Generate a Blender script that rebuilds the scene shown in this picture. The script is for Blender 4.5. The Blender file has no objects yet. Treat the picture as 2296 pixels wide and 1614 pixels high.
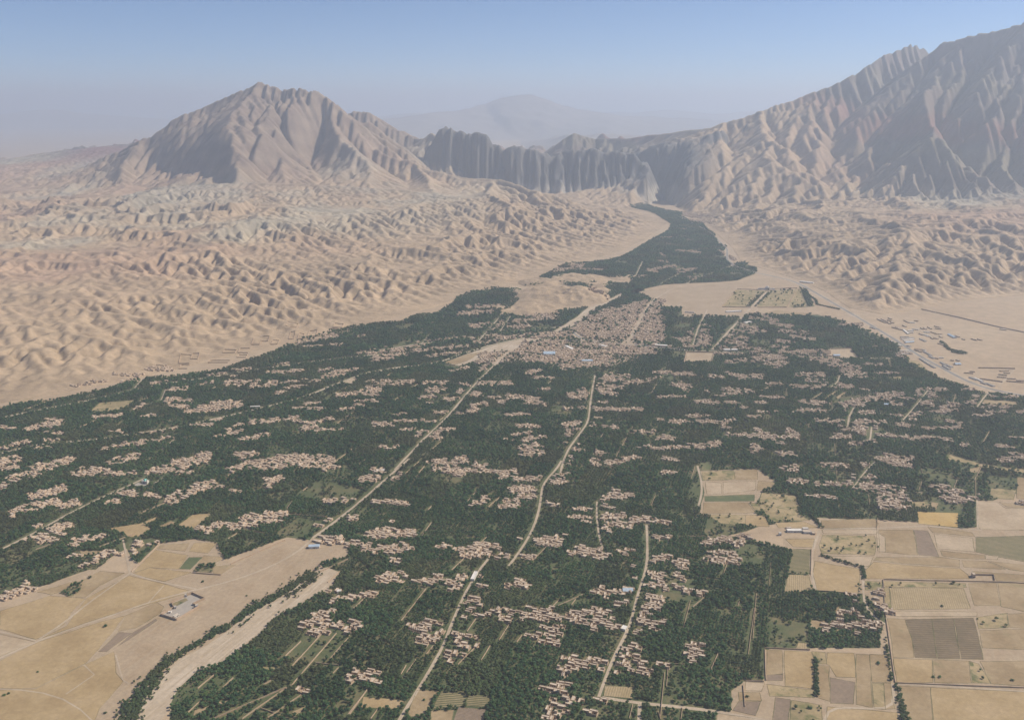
import bpy, bmesh, math, random
import numpy as np
from mathutils import Vector, Matrix

S = bpy.context.scene
COL = S.collection

# ------------------------------------------------------------------ camera, sky, sun, exposure
F, CX, CY, EYE, HOR = 1988.0, 1148.0, 807.0, 800.0, 240.0      # traced on a 2296 x 1614 view of the photograph
PITCH = math.atan((CY - HOR) / F)
CP, SP = math.cos(PITCH), math.sin(PITCH)
cam_d = bpy.data.cameras.new('camera')
cam = bpy.data.objects.new('camera', cam_d)
COL.objects.link(cam)
cam.location = (0, 0, EYE)
cam.rotation_euler = (math.pi / 2 - PITCH, 0, 0)
cam_d.sensor_width = 36.0
cam_d.lens = 36.0 * F / 2296.0
cam_d.clip_start = 1.0
cam_d.clip_end = 250000.0
S.camera = cam

SUN_EL, SUN_AZ = math.radians(44), math.radians(74)            # azimuth clockwise from the view direction
world = bpy.data.worlds.new('World')
S.world = world
world.use_nodes = True
wn = world.node_tree
bg = wn.nodes['Background']
sky = wn.nodes.new('ShaderNodeTexSky')
sky.sky_type = 'NISHITA'
sky.sun_disc = False
sky.sun_elevation = SUN_EL
sky.sun_rotation = SUN_AZ
sky.altitude = 6000
sky.air_density = 1.1
sky.dust_density = 0.0
sky.ozone_density = 4.0
wn.links.new(sky.outputs[0], bg.inputs[0])
bg.inputs[1].default_value = 0.095

sun_d = bpy.data.lights.new('sun', 'SUN')
sun_d.energy = 5.0
sun_d.angle = math.radians(0.5)
sun_d.color = (1.0, 0.885, 0.725)
sun = bpy.data.objects.new('sun', sun_d)
COL.objects.link(sun)
to_sun = Vector((math.cos(SUN_EL) * math.sin(SUN_AZ), math.cos(SUN_EL) * math.cos(SUN_AZ), math.sin(SUN_EL)))
sun.rotation_euler = to_sun.to_track_quat('Z', 'Y').to_euler()
sun.location = to_sun * 5000

S.view_settings.view_transform = 'Standard'
S.view_settings.look = 'None'
S.view_settings.exposure = 0.22
S.view_settings.gamma = 1.0
S.view_settings.use_curve_mapping = False
S.render.engine = 'CYCLES'
S.cycles.use_denoising = True
S.cycles.max_bounces = 8
S.cycles.diffuse_bounces = 2
S.cycles.glossy_bounces = 1
S.cycles.transmission_bounces = 1
S.cycles.volume_bounces = 2
S.cycles.use_adaptive_sampling = True
S.cycles.adaptive_threshold = 0.02

# ------------------------------------------------------------------ from a pixel of the photograph to the ground
def gnd(u, v, z=0.0):
    u = np.asarray(u, float); v = np.asarray(v, float)
    a = (u - CX) / F; b = (CY - v) / F
    t = (z - EYE) / (-SP + b * CP)
    return a * t, (CP + b * SP) * t

def at(u, v, Y):
    a = (u - CX) / F; b = (CY - v) / F
    t = Y / (CP + b * SP)
    return a * t, Y, EYE + (-SP + b * CP) * t

def pix(x, y, z=0.0):                                          # back from the ground to the photograph
    x = np.asarray(x, float); y = np.asarray(y, float)
    dz = z - EYE
    fwd = y * CP - dz * SP; up = y * SP + dz * CP
    return CX + F * x / fwd, CY - F * up / fwd

rng = np.random.default_rng(7)

def hash2(ix, iy, seed=0):
    n = (ix.astype(np.int64) * 374761393 + iy.astype(np.int64) * 668265263 + seed * 974634777) & 0x7fffffff
    n = ((n ^ (n >> 13)) * 1274126177) & 0x7fffffff
    n = n ^ (n >> 16)
    return (n & 0xffff) / 65535.0

def vnoise(x, y, seed=0):                                      # smooth value noise in -1..1
    ix = np.floor(x); iy = np.floor(y); fx = x - ix; fy = y - iy
    ix = ix.astype(np.int64); iy = iy.astype(np.int64)
    u = fx * fx * fx * (fx * (fx * 6 - 15) + 10); w = fy * fy * fy * (fy * (fy * 6 - 15) + 10)
    a = hash2(ix, iy, seed); b = hash2(ix + 1, iy, seed); c = hash2(ix, iy + 1, seed); d = hash2(ix + 1, iy + 1, seed)
    return ((a + (b - a) * u) * (1 - w) + (c + (d - c) * u) * w) * 2 - 1

def fbm(x, y, s, octv=4, seed=0, gain=0.5, ridged=False):
    o = 0; amp = 1.0; tot = 0; c, sn = math.cos(0.6), math.sin(0.6)
    x = x / s; y = y / s
    for k in range(octv):
        n = vnoise(x, y, seed + k * 17)
        if ridged: n = 1 - 2 * np.abs(n)
        o = o + amp * n; tot += amp; amp *= gain
        x, y = (x * c - y * sn) * 2.03 + 11.3, (x * sn + y * c) * 2.03 + 5.7
    return o / tot

def inpoly(x, y, P):
    P = np.asarray(P, float); r = np.zeros(np.shape(x), bool)
    x0, y0 = P[-1]
    for x1, y1 in P:
        if y1 != y0:
            r ^= ((y1 > y) != (y0 > y)) & (x < (x0 - x1) * (y - y1) / (y0 - y1) + x1)
        x0, y0 = x1, y1
    return r

def segdist(x, y, P, closed=False):                            # distance to a polyline and the position along it
    P = np.asarray(P, float)
    best = np.full(np.shape(x), 1e18); par = np.zeros(np.shape(x))
    n = len(P) if closed else len(P) - 1
    for i in range(n):
        ax, ay = P[i][:2]; bx, by = P[(i + 1) % len(P)][:2]
        dx, dy = bx - ax, by - ay
        t = np.clip(((x - ax) * dx + (y - ay) * dy) / max(dx * dx + dy * dy, 1e-9), 0, 1)
        d = (x - ax - t * dx) ** 2 + (y - ay - t * dy) ** 2
        m = d < best
        best = np.where(m, d, best); par = np.where(m, i + t, par)
    return np.sqrt(best), par

def blur(a, r, n=3):                                           # box blur repeated: near enough a gaussian
    for _ in range(n):
        for ax in (0, 1):
            p = np.concatenate([np.repeat(a.take([0], ax), r + 1, ax), a, np.repeat(a.take([-1], ax), r, ax)], ax)
            cs = np.cumsum(p, ax)
            k = 2 * r + 1
            a = (np.take(cs, range(k, cs.shape[ax]), ax) - np.take(cs, range(0, cs.shape[ax] - k), ax)) / k
    return a

# ------------------------------------------------------------------ materials
def mat(name, col=(.5, .5, .5), rough=0.95):
    m = bpy.data.materials.new(name); m.use_nodes = True
    b = m.node_tree.nodes['Principled BSDF']
    b.inputs['Base Color'].default_value = (*col, 1)
    b.inputs['Roughness'].default_value = rough
    b.inputs['Specular IOR Level'].default_value = 0.15
    return m

class NG:                                                      # small helper to wire nodes
    def __init__(s, m): s.m = m; s.t = m.node_tree; s.b = s.t.nodes['Principled BSDF']
    def n(s, typ, **kw):
        o = s.t.nodes.new(typ)
        for k, v in kw.items():
            if k in o.inputs.keys() and not hasattr(o, k): o.inputs[k].default_value = v
            else: setattr(o, k, v)
        return o
    def l(s, a, b): s.t.links.new(a, b)
    def noise(s, scale, detail=4, rough=0.55, vec=None, dist=0.0):
        o = s.t.nodes.new('ShaderNodeTexNoise')
        o.inputs['Scale'].default_value = scale; o.inputs['Detail'].default_value = detail
        o.inputs['Roughness'].default_value = rough; o.inputs['Distortion'].default_value = dist
        if vec is not None: s.l(vec, o.inputs['Vector'])
        return o.outputs['Fac']
    def ramp(s, fac, stops):
        o = s.t.nodes.new('ShaderNodeValToRGB'); e = o.color_ramp.elements
        while len(e) < len(stops): e.new(0.5)
        for k, (p, c) in enumerate(stops): e[k].position = p; e[k].color = (*c, 1)
        s.l(fac, o.inputs[0]); return o.outputs[0]
    def mix(s, fac, a, b, mode='MIX'):
        o = s.t.nodes.new('ShaderNodeMix'); o.data_type = 'RGBA'; o.blend_type = mode
        for v, i in ((fac, 0), (a, 6), (b, 7)):
            if hasattr(v, 'is_output'): s.l(v, o.inputs[i])
            else: o.inputs[i].default_value = v if i == 0 else (*v, 1)
        return o.outputs[2]
    def pos(s): return s.t.nodes.new('ShaderNodeNewGeometry').outputs['Position']
    def attr(s, name, typ='GEOMETRY'):
        o = s.t.nodes.new('ShaderNodeAttribute'); o.attribute_name = name; o.attribute_type = typ; return o
    def math(s, op, a, b=0.0):
        o = s.t.nodes.new('ShaderNodeMath'); o.operation = op
        for v, i in ((a, 0), (b, 1)):
            if hasattr(v, 'is_output'): s.l(v, o.inputs[i])
            else: o.inputs[i].default_value = v
        return o.outputs[0]
    def scaled(s, vec, sx, sy, sz, rot=0.0):                    # turned first, then stretched
        o = s.t.nodes.new('ShaderNodeMapping'); o.vector_type = 'TEXTURE'; o.inputs['Scale'].default_value = (sx, sy, sz)
        o.inputs['Rotation'].default_value = (0, 0, rot); s.l(vec, o.inputs[0]); return o.outputs[0]
    def color(s, c): s.l(c, s.b.inputs['Base Color'])
    def bump(s, h, dist, strength=1.0):
        o = s.t.nodes.new('ShaderNodeBump'); o.inputs['Distance'].default_value = dist; o.inputs['Strength'].default_value = strength
        s.l(h, o.inputs['Height']); s.l(o.outputs[0], s.b.inputs['Normal'])

def link(name, verts, faces, m=None, parent=None, smooth=False):
    me = bpy.data.meshes.new(name)
    verts = np.asarray(verts, np.float32).reshape(-1, 3)
    faces = np.asarray(faces, np.int32) if isinstance(faces, np.ndarray) else faces
    if isinstance(faces, np.ndarray):
        k = faces.shape[1]
        me.vertices.add(len(verts)); me.vertices.foreach_set('co', verts.ravel())
        me.loops.add(faces.size); me.loops.foreach_set('vertex_index', faces.ravel())
        me.polygons.add(len(faces)); me.polygons.foreach_set('loop_start', np.arange(0, faces.size, k, dtype=np.int32))
        me.update(calc_edges=True)
    else:
        me.from_pydata(verts.tolist(), [], faces); me.update()
    if smooth: me.polygons.foreach_set('use_smooth', np.ones(len(me.polygons), bool))
    if m: me.materials.append(m)
    o = bpy.data.objects.new(name, me); COL.objects.link(o)
    if parent: o.parent = parent
    return o

def structure(o): o['kind'] = 'structure'; return o
def tag(o, label, cat, group=None):
    o['label'] = label; o['category'] = cat
    if group: o['group'] = group
    return o
# ------------------------------------------------------------------ terrain: ridges traced on the photograph, then worn by running water
VALLEY = [(-900, 1080), (-300, 960), (0, 905), (150, 880), (330, 845), (500, 802), (620, 777), (780, 745), (900, 707), (1000, 682),
          (1075, 652), (1180, 638), (1240, 606), (1290, 592), (1340, 578), (1395, 563), (1445, 540), (1482, 515), (1500, 500), (1484, 482),
          (1420, 466), (1470, 456), (1484, 450), (1492, 449), (1500, 456), (1530, 472), (1565, 505), (1605, 525), (1640, 555), (1662, 590), (1720, 606),
          (1790, 628), (1850, 655), (1900, 690), (1975, 705), (2065, 694), (2180, 672), (2300, 662), (2600, 660), (3300, 700)]
vx, vy = gnd([p[0] for p in VALLEY], [p[1] for p in VALLEY])
VG = np.stack([vx, vy], 1)
VPOLY = np.concatenate([VG, [[9000, 300], [-9000, 300]]])

def R(pts): return np.array([at(*p) for p in pts])
# each: crest (u, v, distance), half width in front and behind, profile power
RIDGES = [
    (R([(170, 462, 6500), (330, 430, 6600), (500, 417, 6700), (700, 417, 6700), (850, 427, 6600), (970, 442, 6400)]), 1500, 1000, 1.5),
    (R([(60, 500, 7000), (150, 452, 7500), (330, 325, 8300), (420, 278, 8400), (500, 242, 8500), (560, 219, 8500), (600, 206, 8500), (650, 222, 8450), (700, 231, 8400), (745, 240, 8400), (785, 262, 8300)]), 3500, 1900, 1.65, 2400, 1250),
    (R([(330, 330, 8250), (270, 420, 7500), (240, 455, 6400), (200, 478, 5600)]), 900, 700, 1.3),
    (R([(560, 222, 8480), (500, 350, 7500), (440, 435, 6700), (400, 468, 5700)]), 700, 600, 1.2),
    (R([(640, 225, 8430), (640, 360, 7400), (620, 438, 6700), (590, 466, 5800), (560, 492, 5200)]), 700, 600, 1.2),
    (R([(745, 245, 8380), (800, 340, 7700), (830, 425, 6900), (815, 452, 6300), (780, 482, 5500)]), 700, 600, 1.2),
    (R([(930, 385, 7600), (960, 440, 6500), (900, 472, 5700)]), 520, 420, 1.2),
    (R([(1080, 415, 7250), (1090, 440, 6500), (1150, 470, 5900)]), 480, 420, 1.2),
    (R([(785, 262, 8300), (830, 318, 8100), (880, 358, 7900), (960, 392, 7600), (1040, 408, 7350), (1100, 417, 7150), (1180, 440, 6900)]), 1150, 420, 1.2, 900, 500),
    (R([(790, 268, 9400), (820, 262, 9350), (850, 268, 9300), (880, 289, 9250), (905, 305, 9200), (935, 322, 9100), (960, 308, 9000), (980, 318, 8800)]), 900, 1500, 1.2),
    (R([(640, 440, 7000), (700, 425, 7000), (760, 395, 7200), (800, 360, 7700)]), 500, 500, 1.2),
    (R([(2120, 170, 9500), (2080, 142, 9400), (2042, 129, 9300), (1985, 146, 9100), (1950, 168, 8900), (1900, 191, 8800), (1850, 210, 8750), (1790, 226, 8700), (1700, 257, 8650), (1640, 283, 8700)]), 1900, 1700, 1.2),
    (R([(2080, 152, 8650), (2110, 120, 8450), (2160, 105, 8300), (2230, 95, 8200), (2260, 86, 8100), (2296, 70, 8000), (2420, 60, 7800), (2700, 110, 7400), (3100, 140, 6800)]), 2000, 2000, 1.25),
    (R([(2110, 122, 8450), (2085, 190, 7900), (2080, 260, 7400), (2100, 330, 6900)]), 700, 700, 1.1),
    (R([(2260, 90, 8050), (2270, 190, 7500), (2250, 290, 7000)]), 600, 600, 1.1),
    (R([(1640, 283, 8700), (1560, 297, 9200), (1510, 302, 9400), (1460, 312, 9600), (1400, 320, 9800), (1340, 318, 10000), (1290, 309, 10000), (1250, 325, 10000), (1225, 350, 10000)]), 700, 2600, 1.0),
    (R([(-300, 440, 11500), (0, 372, 11500), (60, 355, 11500), (120, 342, 11500), (180, 335, 11500), (260, 326, 11500), (320, 322, 11500), (420, 322, 11500)]), 4300, 2500, 1.2),
]
CLIFFS = [   # steep rock walls either side of the gorge
    (R([(955, 345, 8550), (1000, 317, 8500), (1060, 324, 8450), (1110, 336, 8400), (1200, 346, 8350), (1300, 353, 8300), (1350, 358, 8250), (1400, 372, 8200), (1450, 392, 8130), (1476, 420, 8080)]), 430, 900),
    (R([(1498, 430, 8080), (1530, 382, 8120), (1560, 345, 8180), (1600, 310, 8300), (1640, 300, 8400), (1700, 285, 8450)]), 430, 900),
]
GX0, GX1, GY0, GY1 = -7600.0, 8000.0, 2000.0, 12600.0

def targets(X, Y):
    vd, _ = segdist(X, Y, VG)
    inside = inpoly(X, Y, VPOLY)
    sd = np.where(inside, -vd, vd)
    left = X < (1130 + 0 * Y)
    w = fbm(X, Y, 900, 3, 3) * 130
    d0 = np.maximum(sd, 0)
    lowl = 0.36 + 0.64 * np.clip((X + 3600) / 1900, 0, 1)
    apron = np.where(left, 165 * lowl * (1 - np.exp(-(d0 / 1900.0) ** 1.25)), 250 * (1 - np.exp(-(d0 / 1700.0) ** 1.1)))
    wx, wy = X + fbm(X, Y, 300, 2, 61) * 90, Y + fbm(X, Y, 300, 2, 62) * 90
    hum = np.maximum(0, fbm(wx, wy, 260, 2, 5, ridged=True) + 0.25) ** 1.3 * 22 + np.maximum(0, fbm(wx, wy, 110, 2, 9, ridged=True) + 0.1) * 9
    hum2 = np.maximum(0, fbm(wx, wy, 230, 2, 15, ridged=True) + 0.2) ** 1.2 * 46 + np.maximum(0, fbm(wx, wy, 105, 2, 19, ridged=True) + 0.1) * 14
    flat = np.clip(fbm(X, Y, 900, 2, 71) * 2.0 + 0.85, 0.25, 1)
    far_left = np.clip((800 - X) / 500, 0, 1)
    apron += np.where(left, np.clip((d0 - 60) / 700, 0, 1) * hum * flat * (1 + 2.6 * np.exp(-((Y - 5750 - 300 * fbm(X, Y, 1100, 2, 63)) / 700) ** 2) * np.clip((300 - X) / 500, 0, 1)), np.clip((d0 - 10) / 900, 0, 1) ** .8 * hum2 * np.clip(flat + .25, 0, 1))
    apron = np.maximum(apron, 0)
    t = apron
    for P, wf, wb, pw, *we in RIDGES:
        d, q = segdist(X + w, Y + 0.6 * w, P)
        i = np.clip(q.astype(int), 0, len(P) - 2); f = q - i
        zc = P[i, 2] * (1 - f) + P[i + 1, 2] * f
        yc = P[i, 1] * (1 - f) + P[i + 1, 1] * f
        ww = np.where(Y < yc, wf, wb)
        if we: ww = np.where(q >= len(P) - 1.0001, we[1], np.where(q <= 0.0001, we[0], ww))
        k = np.clip(1 - d / ww, 0, 1) ** pw
        r = apron * (1 - k) + zc * k
        t = np.maximum(t, r)
    cl = np.zeros_like(t)
    for P, wf, wb in CLIFFS:
        d, q = segdist(X + 0.35 * w + 55 * fbm(X, Y, 240, 3, 141), Y + 0.25 * w + 65 * fbm(X, Y, 250, 3, 143), P)
        i = np.clip(q.astype(int), 0, len(P) - 2); f = q - i
        zc = P[i, 2] * (1 - f) + P[i + 1, 2] * f
        yc = P[i, 1] * (1 - f) + P[i + 1, 1] * f
        zc = zc * (.97 + .07 * fbm(X, Y * .3, 130, 4, 145, gain=.65, ridged=True))
        fr = Y < yc
        kf = np.clip(1 - d / wf, 0, 1); kb = np.clip(1 - d / wb, 0, 1)
        base = 30 + 0.18 * zc
        prof = np.where(kf > .42, (kf - .42) / .58 * (zc - base) + base, base * (kf / .42) ** 1.4)
        r = np.where(fr, prof, apron * (1 - kb) + zc * kb ** .9)
        r *= np.where((q <= 0) | (q >= len(P) - 1), np.clip(1 - d / 260, 0, 1), 1)
        flute = fbm(X + .3 * Y + 70 * fbm(X, Y, 160, 2, 135), Y * .9, 120, 5, 131, gain=.6, ridged=True) * (.55 + .6 * fbm(X, Y, 420, 2, 137))
        r = r * (1 + np.clip(kf * 2.2, 0, 1) * np.clip(r / 200, 0, 1) * (.13 * flute + .24 * fbm(X, Y * .6, 290, 4, 133)))
        cl = np.maximum(cl, np.clip((r - t + 25) / 40, 0, 1) * np.where(fr, 1, np.clip(1 - d / 260, 0, 1)) * np.clip((r - 70) / 40, 0, 1))
        t = np.maximum(t, r)
    # the gorge itself
    g0 = np.array(gnd(1490, 449)); G = [g0, g0 + [15, 220], g0 + [-140, 480], g0 + [-500, 700]]
    gd, _ = segdist(X, Y, G)
    cl = np.maximum(cl, np.clip(1.25 - gd / 420, 0, 1) * np.clip((t - 40) / 60, 0, 1) * (Y > 7450))
    t = np.minimum(t, np.clip(gd - 26, 0, None) * 3.6 + 2)
    return t * np.clip(sd / 60, 0, 1), sd, cl, inside

def erode(h, U, fixed, kk, iters, m=0.45, dx=20.0, tal=None, hold=None):
    ny, nx = h.shape; N = ny * nx
    idx = np.arange(N).reshape(ny, nx)
    AC = 0.35 if dx > 15 else 0.1
    offs = [(-1, 0, 1), (1, 0, 1), (0, -1, 1), (0, 1, 1), (-1, -1, 1.4142), (-1, 1, 1.4142), (1, -1, 1.4142), (1, 1, 1.4142)]
    fx = fixed.ravel()
    bias = [0.86 + 0.28 * rng.random((ny, nx)) for _ in range(8)]   # a fixed grain, so that streams wander but keep their beds
    for it in range(iters):
        hp = np.pad(h, 1, constant_values=1e9)
        best = np.zeros((ny, nx)); rec = idx.copy(); dist = np.ones((ny, nx))
        for (oy, ox, L), bz_ in zip(offs, bias):
            s_ = (h - hp[1 + oy:1 + oy + ny, 1 + ox:1 + ox + nx]) / L * bz_
            mk = s_ > best
            best = np.where(mk, s_, best); rec = np.where(mk, idx + oy * nx + ox, rec); dist = np.where(mk, L, dist)
        rec = rec.ravel(); dist = dist.ravel()
        rec[fx] = np.nonzero(fx)[0]
        dep = (rec != np.arange(N)).astype(np.int32); p = rec.copy()
        for _ in range(14):
            dep = dep + dep[p]; p2 = p[p]
            if np.array_equal(p2, p): break
            p = p2
        o = np.argsort(dep, kind='stable'); cnt = np.bincount(dep); st = np.concatenate([[0], np.cumsum(cnt)])
        A = np.ones(N) * (dx / 42.0) ** 2
        for L in range(len(cnt) - 1, 0, -1):
            c = o[st[L]:st[L + 1]]
            np.add.at(A, rec[c], A[c])
        H_ = h.ravel() + np.where(fx, 0, U.ravel())
        E = kk.ravel() * np.maximum(A - AC, 0.02) ** m / dist * (42.0 / dx)
        for L in range(1, len(cnt)):
            c = o[st[L]:st[L + 1]]
            e = E[c]
            H_[c] = (H_[c] + e * H_[rec[c]]) / (1 + e)
        h = H_.reshape(ny, nx)
        if tal is not None:                                    # talus: slopes over the limit slump
            for _ in range(2):
                for ax in (0, 1):
                    d = np.diff(h, axis=ax); mx = tal * dx
                    tl = mx[:-1] if ax == 0 else mx[:, :-1]
                    ex = np.sign(d) * np.maximum(np.abs(d) - tl, 0) * 0.25
                    if ax == 0: h[:-1] += ex; h[1:] -= ex
                    else: h[:, :-1] += ex; h[:, 1:] -= ex
            h = np.where(fixed, 0 if hold is None else hold, h)
    return h


def up2(a, ny, nx):                                            # bilinear resample to a finer grid over the same ground
    yy = np.linspace(0, a.shape[0] - 1, ny); xx = np.linspace(0, a.shape[1] - 1, nx)
    i = np.clip(yy.astype(int), 0, a.shape[0] - 2); j = np.clip(xx.astype(int), 0, a.shape[1] - 2)
    f = (yy - i)[:, None]; h_ = (xx - j)[None]
    return (a[i][:, j] * (1 - f) + a[i + 1][:, j] * f) * (1 - h_) + (a[i][:, j + 1] * (1 - f) + a[i + 1][:, j + 1] * f) * h_

Hh = None
for DX, IT, KK, rad in ((28.0, 26, 0.075, 10), (14.0, 13, 0.085, 20)):
    NX, NY = int(round((GX1 - GX0) / DX)) + 1, int(round((GY1 - GY0) / DX)) + 1
    gx = np.linspace(GX0, GX1, NX); gy = np.linspace(GY0, GY1, NY)
    X, Y = np.meshgrid(gx, gy)
    T, SD, CL, INS = targets(X, Y)
    fixed = INS | (SD < 8)
    fixed[0] = fixed[-1] = True; fixed[:, 0] = fixed[:, -1] = True
    K0 = KK * (1 + 0.35 * fbm(X, Y, 1500, 2, 31))
    K0 = np.where(CL > .3, K0 * 0.45, K0)
    K0 *= 1.05 - 0.05 * np.clip((SD - 1200) / 900, 0, 1)
    tal = np.where(CL > .3, 2.2, 0.78 + 0.12 * fbm(X, Y, 700, 2, 41))
    if Hh is None:
        Hh = np.where(fixed, 0, T * 0.75 + np.clip(SD / 200, 0, 1) * (fbm(X, Y, 300, 4, 21) * 10 + rng.random(X.shape) * 4))
    else:
        Hh = np.where(fixed, 0, up2(Hh, NY, NX) + np.clip(SD / 200, 0, 1) * rng.random(X.shape) * 1.6)
    Hh = erode(Hh, T * (0.9 if DX > 20 else 0.25) / IT, fixed, K0, IT, dx=DX, tal=tal)
    bT, bH = blur(T, rad), blur(Hh, rad)
    Hh = np.where(fixed, 0, Hh * np.clip((bT + 12) / (bH + 12), 0.4, 2.6))

bM = blur(Hh, 9); gain = np.where(fixed, 0, np.clip((SD - 40) / 300, 0, 1)) * np.clip((11200 - Y) / 2200, .15, 1)
Hh = Hh + (Hh - bM) * gain * np.where(CL > .3, .15, np.clip(.12 + .8 * fbm(X, Y, 950, 3, 91), -.2, .6) + .08 * np.clip((SD - 1500) / 900, 0, 1))        # crests stand up sharper, gullies cut deeper
Hh = Hh + (Hh - blur(Hh, 2, 2)) * gain * (.5 - .05 * np.clip((SD - 1200) / 900, 0, 1))
Hh = np.where(fixed, 0, np.maximum(Hh, 0.3))

# the low bare hillocks inside the valley
HILLOCKS = [(1230, 668, 95, 24, 20), (1300, 664, 70, 22, 26), (1205, 690, 70, 16, 14), (1350, 655, 30, 10, 12), (1290, 627, 70, 13, 16), (1210, 634, 50, 10, 14),
            (1340, 640, 45, 7, 10), (1160, 655, 30, 7, 8), (1400, 622, 38, 7, 8), (1130, 690, 45, 9, 6)]
hx, hy = np.meshgrid(np.arange(-400, 900, 7.0), np.arange(3100, 4900, 7.0))
hu, hv = pix(hx, hy)
hz = np.zeros_like(hx)
hn = fbm(hx, hy, 70, 3, 77)
for u, v, a, b, z in HILLOCKS:
    r2 = ((hu - u) / a) ** 2 + ((hv - v) / b) ** 2 + 0.35 * hn
    hz = np.maximum(hz, z * np.clip(1 - r2, 0, None) ** 0.9 * (1 + 0.5 * fbm(hx, hy, 45, 3, 78, ridged=True)))

def grid_faces(keep):
    ny, nx = keep.shape
    i = np.arange(ny * nx).reshape(ny, nx)
    q = np.stack([i[:-1, :-1], i[:-1, 1:], i[1:, 1:], i[1:, :-1]], -1)
    k = keep[:-1, :-1] | keep[:-1, 1:] | keep[1:, 1:] | keep[1:, :-1]
    return q[k]

def grid_object(name, X, Y, Z, keep, m, cols=None, smooth=True):
    f = grid_faces(keep)
    used = np.unique(f); remap = np.full(X.size, -1, np.int32); remap[used] = np.arange(len(used))
    v = np.stack([X.ravel()[used], Y.ravel()[used], Z.ravel()[used]], 1)
    o = link(name, v, remap[f].astype(np.int32), m, smooth=smooth)
    if cols is not None:
        ca = o.data.attributes.new('rock', 'FLOAT_COLOR', 'POINT')
        c4 = np.ones((len(used), 4), np.float32); c4[:, :3] = cols.reshape(-1, 3)[used]
        ca.data.foreach_set('color', c4.ravel())
    return o

def lerp(a, b, t): return a + (np.asarray(b) - a) * t[..., None]

def geology(X, Y, Z, sd, cl):                                  # what the slopes are made of, not how they are lit
    n1 = fbm(X, Y, 1300, 4, 101); n2 = fbm(X, Y, 420, 4, 103); n3 = fbm(X, Y, 120, 3, 107); n4 = fbm(X, Y, 45, 3, 109)
    left = np.clip((1250 - X) / 250, 0, 1) * np.clip((9300 - Y) / 300 + np.clip((-300 - X) / 300, 0, 1), 0, 1)
    c = np.zeros(X.shape + (3,)) + np.array([.40, .305, .205])
    c = lerp(c, [.325, .25, .17], np.clip(n2 * 1.6 + .2, 0, 1) * .6)
    c = lerp(c, [.40, .255, .19], np.clip((n1 + .05) * 3, 0, 1) * np.clip((sd - 700) / 800, 0, 1) * .45)          # pink beds
    c = lerp(c, [.40, .385, .31], np.clip((-n1 - .05) * 4 + n2, 0, 1) * np.clip((sd - 900) / 900, 0, 1) * .7)     # grey green beds
    strat = np.sin((Z + 0.25 * Y + 30 * n2 + 0.1 * X) / 26) * .5 + .5
    up = np.clip((sd - 1500) / 1400, 0, 1) * np.clip((Z - 140) / 250, 0, 1)
    cm = lerp(np.zeros_like(c) + np.array([.225, .17, .132]), [.305, .243, .182], np.clip(strat * .6 + n3 * .6, 0, 1))
    c = c + (cm - c) * (up * left)[..., None]
    # the right hand range: grey brown, with red purple and olive beds
    r = 1 - left
    ur = np.clip((sd - 1250) / 500, 0, 1) * np.clip((Z - 170) / 110, 0, 1) * r
    b = (X - 1500) * .55 + (Z - 300) * 1.9 + 260 * n1 + 120 * n2
    cr = np.zeros_like(c) + np.array([.185, .148, .125])
    cr = lerp(cr, [.235, .125, .105], np.clip(np.sin(b / 210) * 1.6 - .5 + n3 * .5, 0, 1) * .85)
    cr = lerp(cr, [.215, .19, .135], np.clip(np.sin(b / 210 + 2.4) * 1.8 - .7 + n3 * .6, 0, 1) * .8)
    cr = lerp(cr, [.19, .17, .16], np.clip((Z - 800) / 300 + n2, 0, 1) * .8)
    c = c + (cr - c) * ur[..., None]
    c = lerp(c, [.155, .148, .142], np.clip(cl * 1.5, 0, 1))
    c = lerp(c, [.42, .385, .32], np.clip(cl * 2, 0, 1) * np.clip((165 - Z + 60 * n2) / 60, 0, 1) * .8)      # pale scree under the walls
    c *= (1 + .16 * n3 + .15 * n4 + .10 * fbm(X, Y, 24, 2, 111))[..., None]
    return np.clip(c, .02, .8)

M_rock = mat('rock')
g = NG(M_rock)
p_ = g.pos()
rk = g.attr('rock').outputs['Color']
f1 = g.noise(1 / 14.0, 5, 0.65, p_)
f2 = g.noise(1 / 3.5, 3, 0.6, p_)
cc = g.mix(0.55, rk, g.ramp(f1, [(0.3, (.36, .36, .37)), (0.7, (.64, .63, .62))]), 'OVERLAY')
g.color(cc)
g.bump(g.math('ADD', f1, g.math('MULTIPLY', f2, 0.4)), 2.2, 0.8)


# nearer slopes again on a grid twice as fine, worn by their own small gullies, and melted into the coarse one at its rim
FX0, FX1, FY0, FY1, FD = -3850.0, 3850.0, 2250.0, 6700.0, 7.0
fx_ = np.arange(FX0, FX1, FD); fy_ = np.arange(FY0, FY1, FD)
XF, YF = np.meshgrid(fx_, fy_)
def resample(A, x, y):
    j = np.clip((x - GX0) / DX, 0, NX - 1.001); i = np.clip((y - GY0) / DX, 0, NY - 1.001)
    i0, j0 = i.astype(int), j.astype(int); f, g_ = i - i0, j - j0
    return (A[i0, j0] * (1 - g_) + A[i0, j0 + 1] * g_) * (1 - f) + (A[i0 + 1, j0] * (1 - g_) + A[i0 + 1, j0 + 1] * g_) * f
HB = resample(Hh, XF, YF)
vdF, _ = segdist(XF, YF, VG); insF = inpoly(XF, YF, VPOLY); SDF = np.where(insF, -vdF, vdF)
fixF = insF | (SDF < 4)
fixF[-1] = True; fixF[:, 0] = True; fixF[:, -1] = True; fixF[0] = True
rim = np.clip(np.minimum(np.minimum(XF - FX0, FX1 - XF), FY1 - YF) / 260 - .1, 0, 1)
HF = HB + np.clip(SDF / 120, 0, 1) * (rng.random(XF.shape) * 1.1 + fbm(XF, YF, 34, 3, 151) * 1.6) * rim
keepF = HF.copy()
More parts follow.
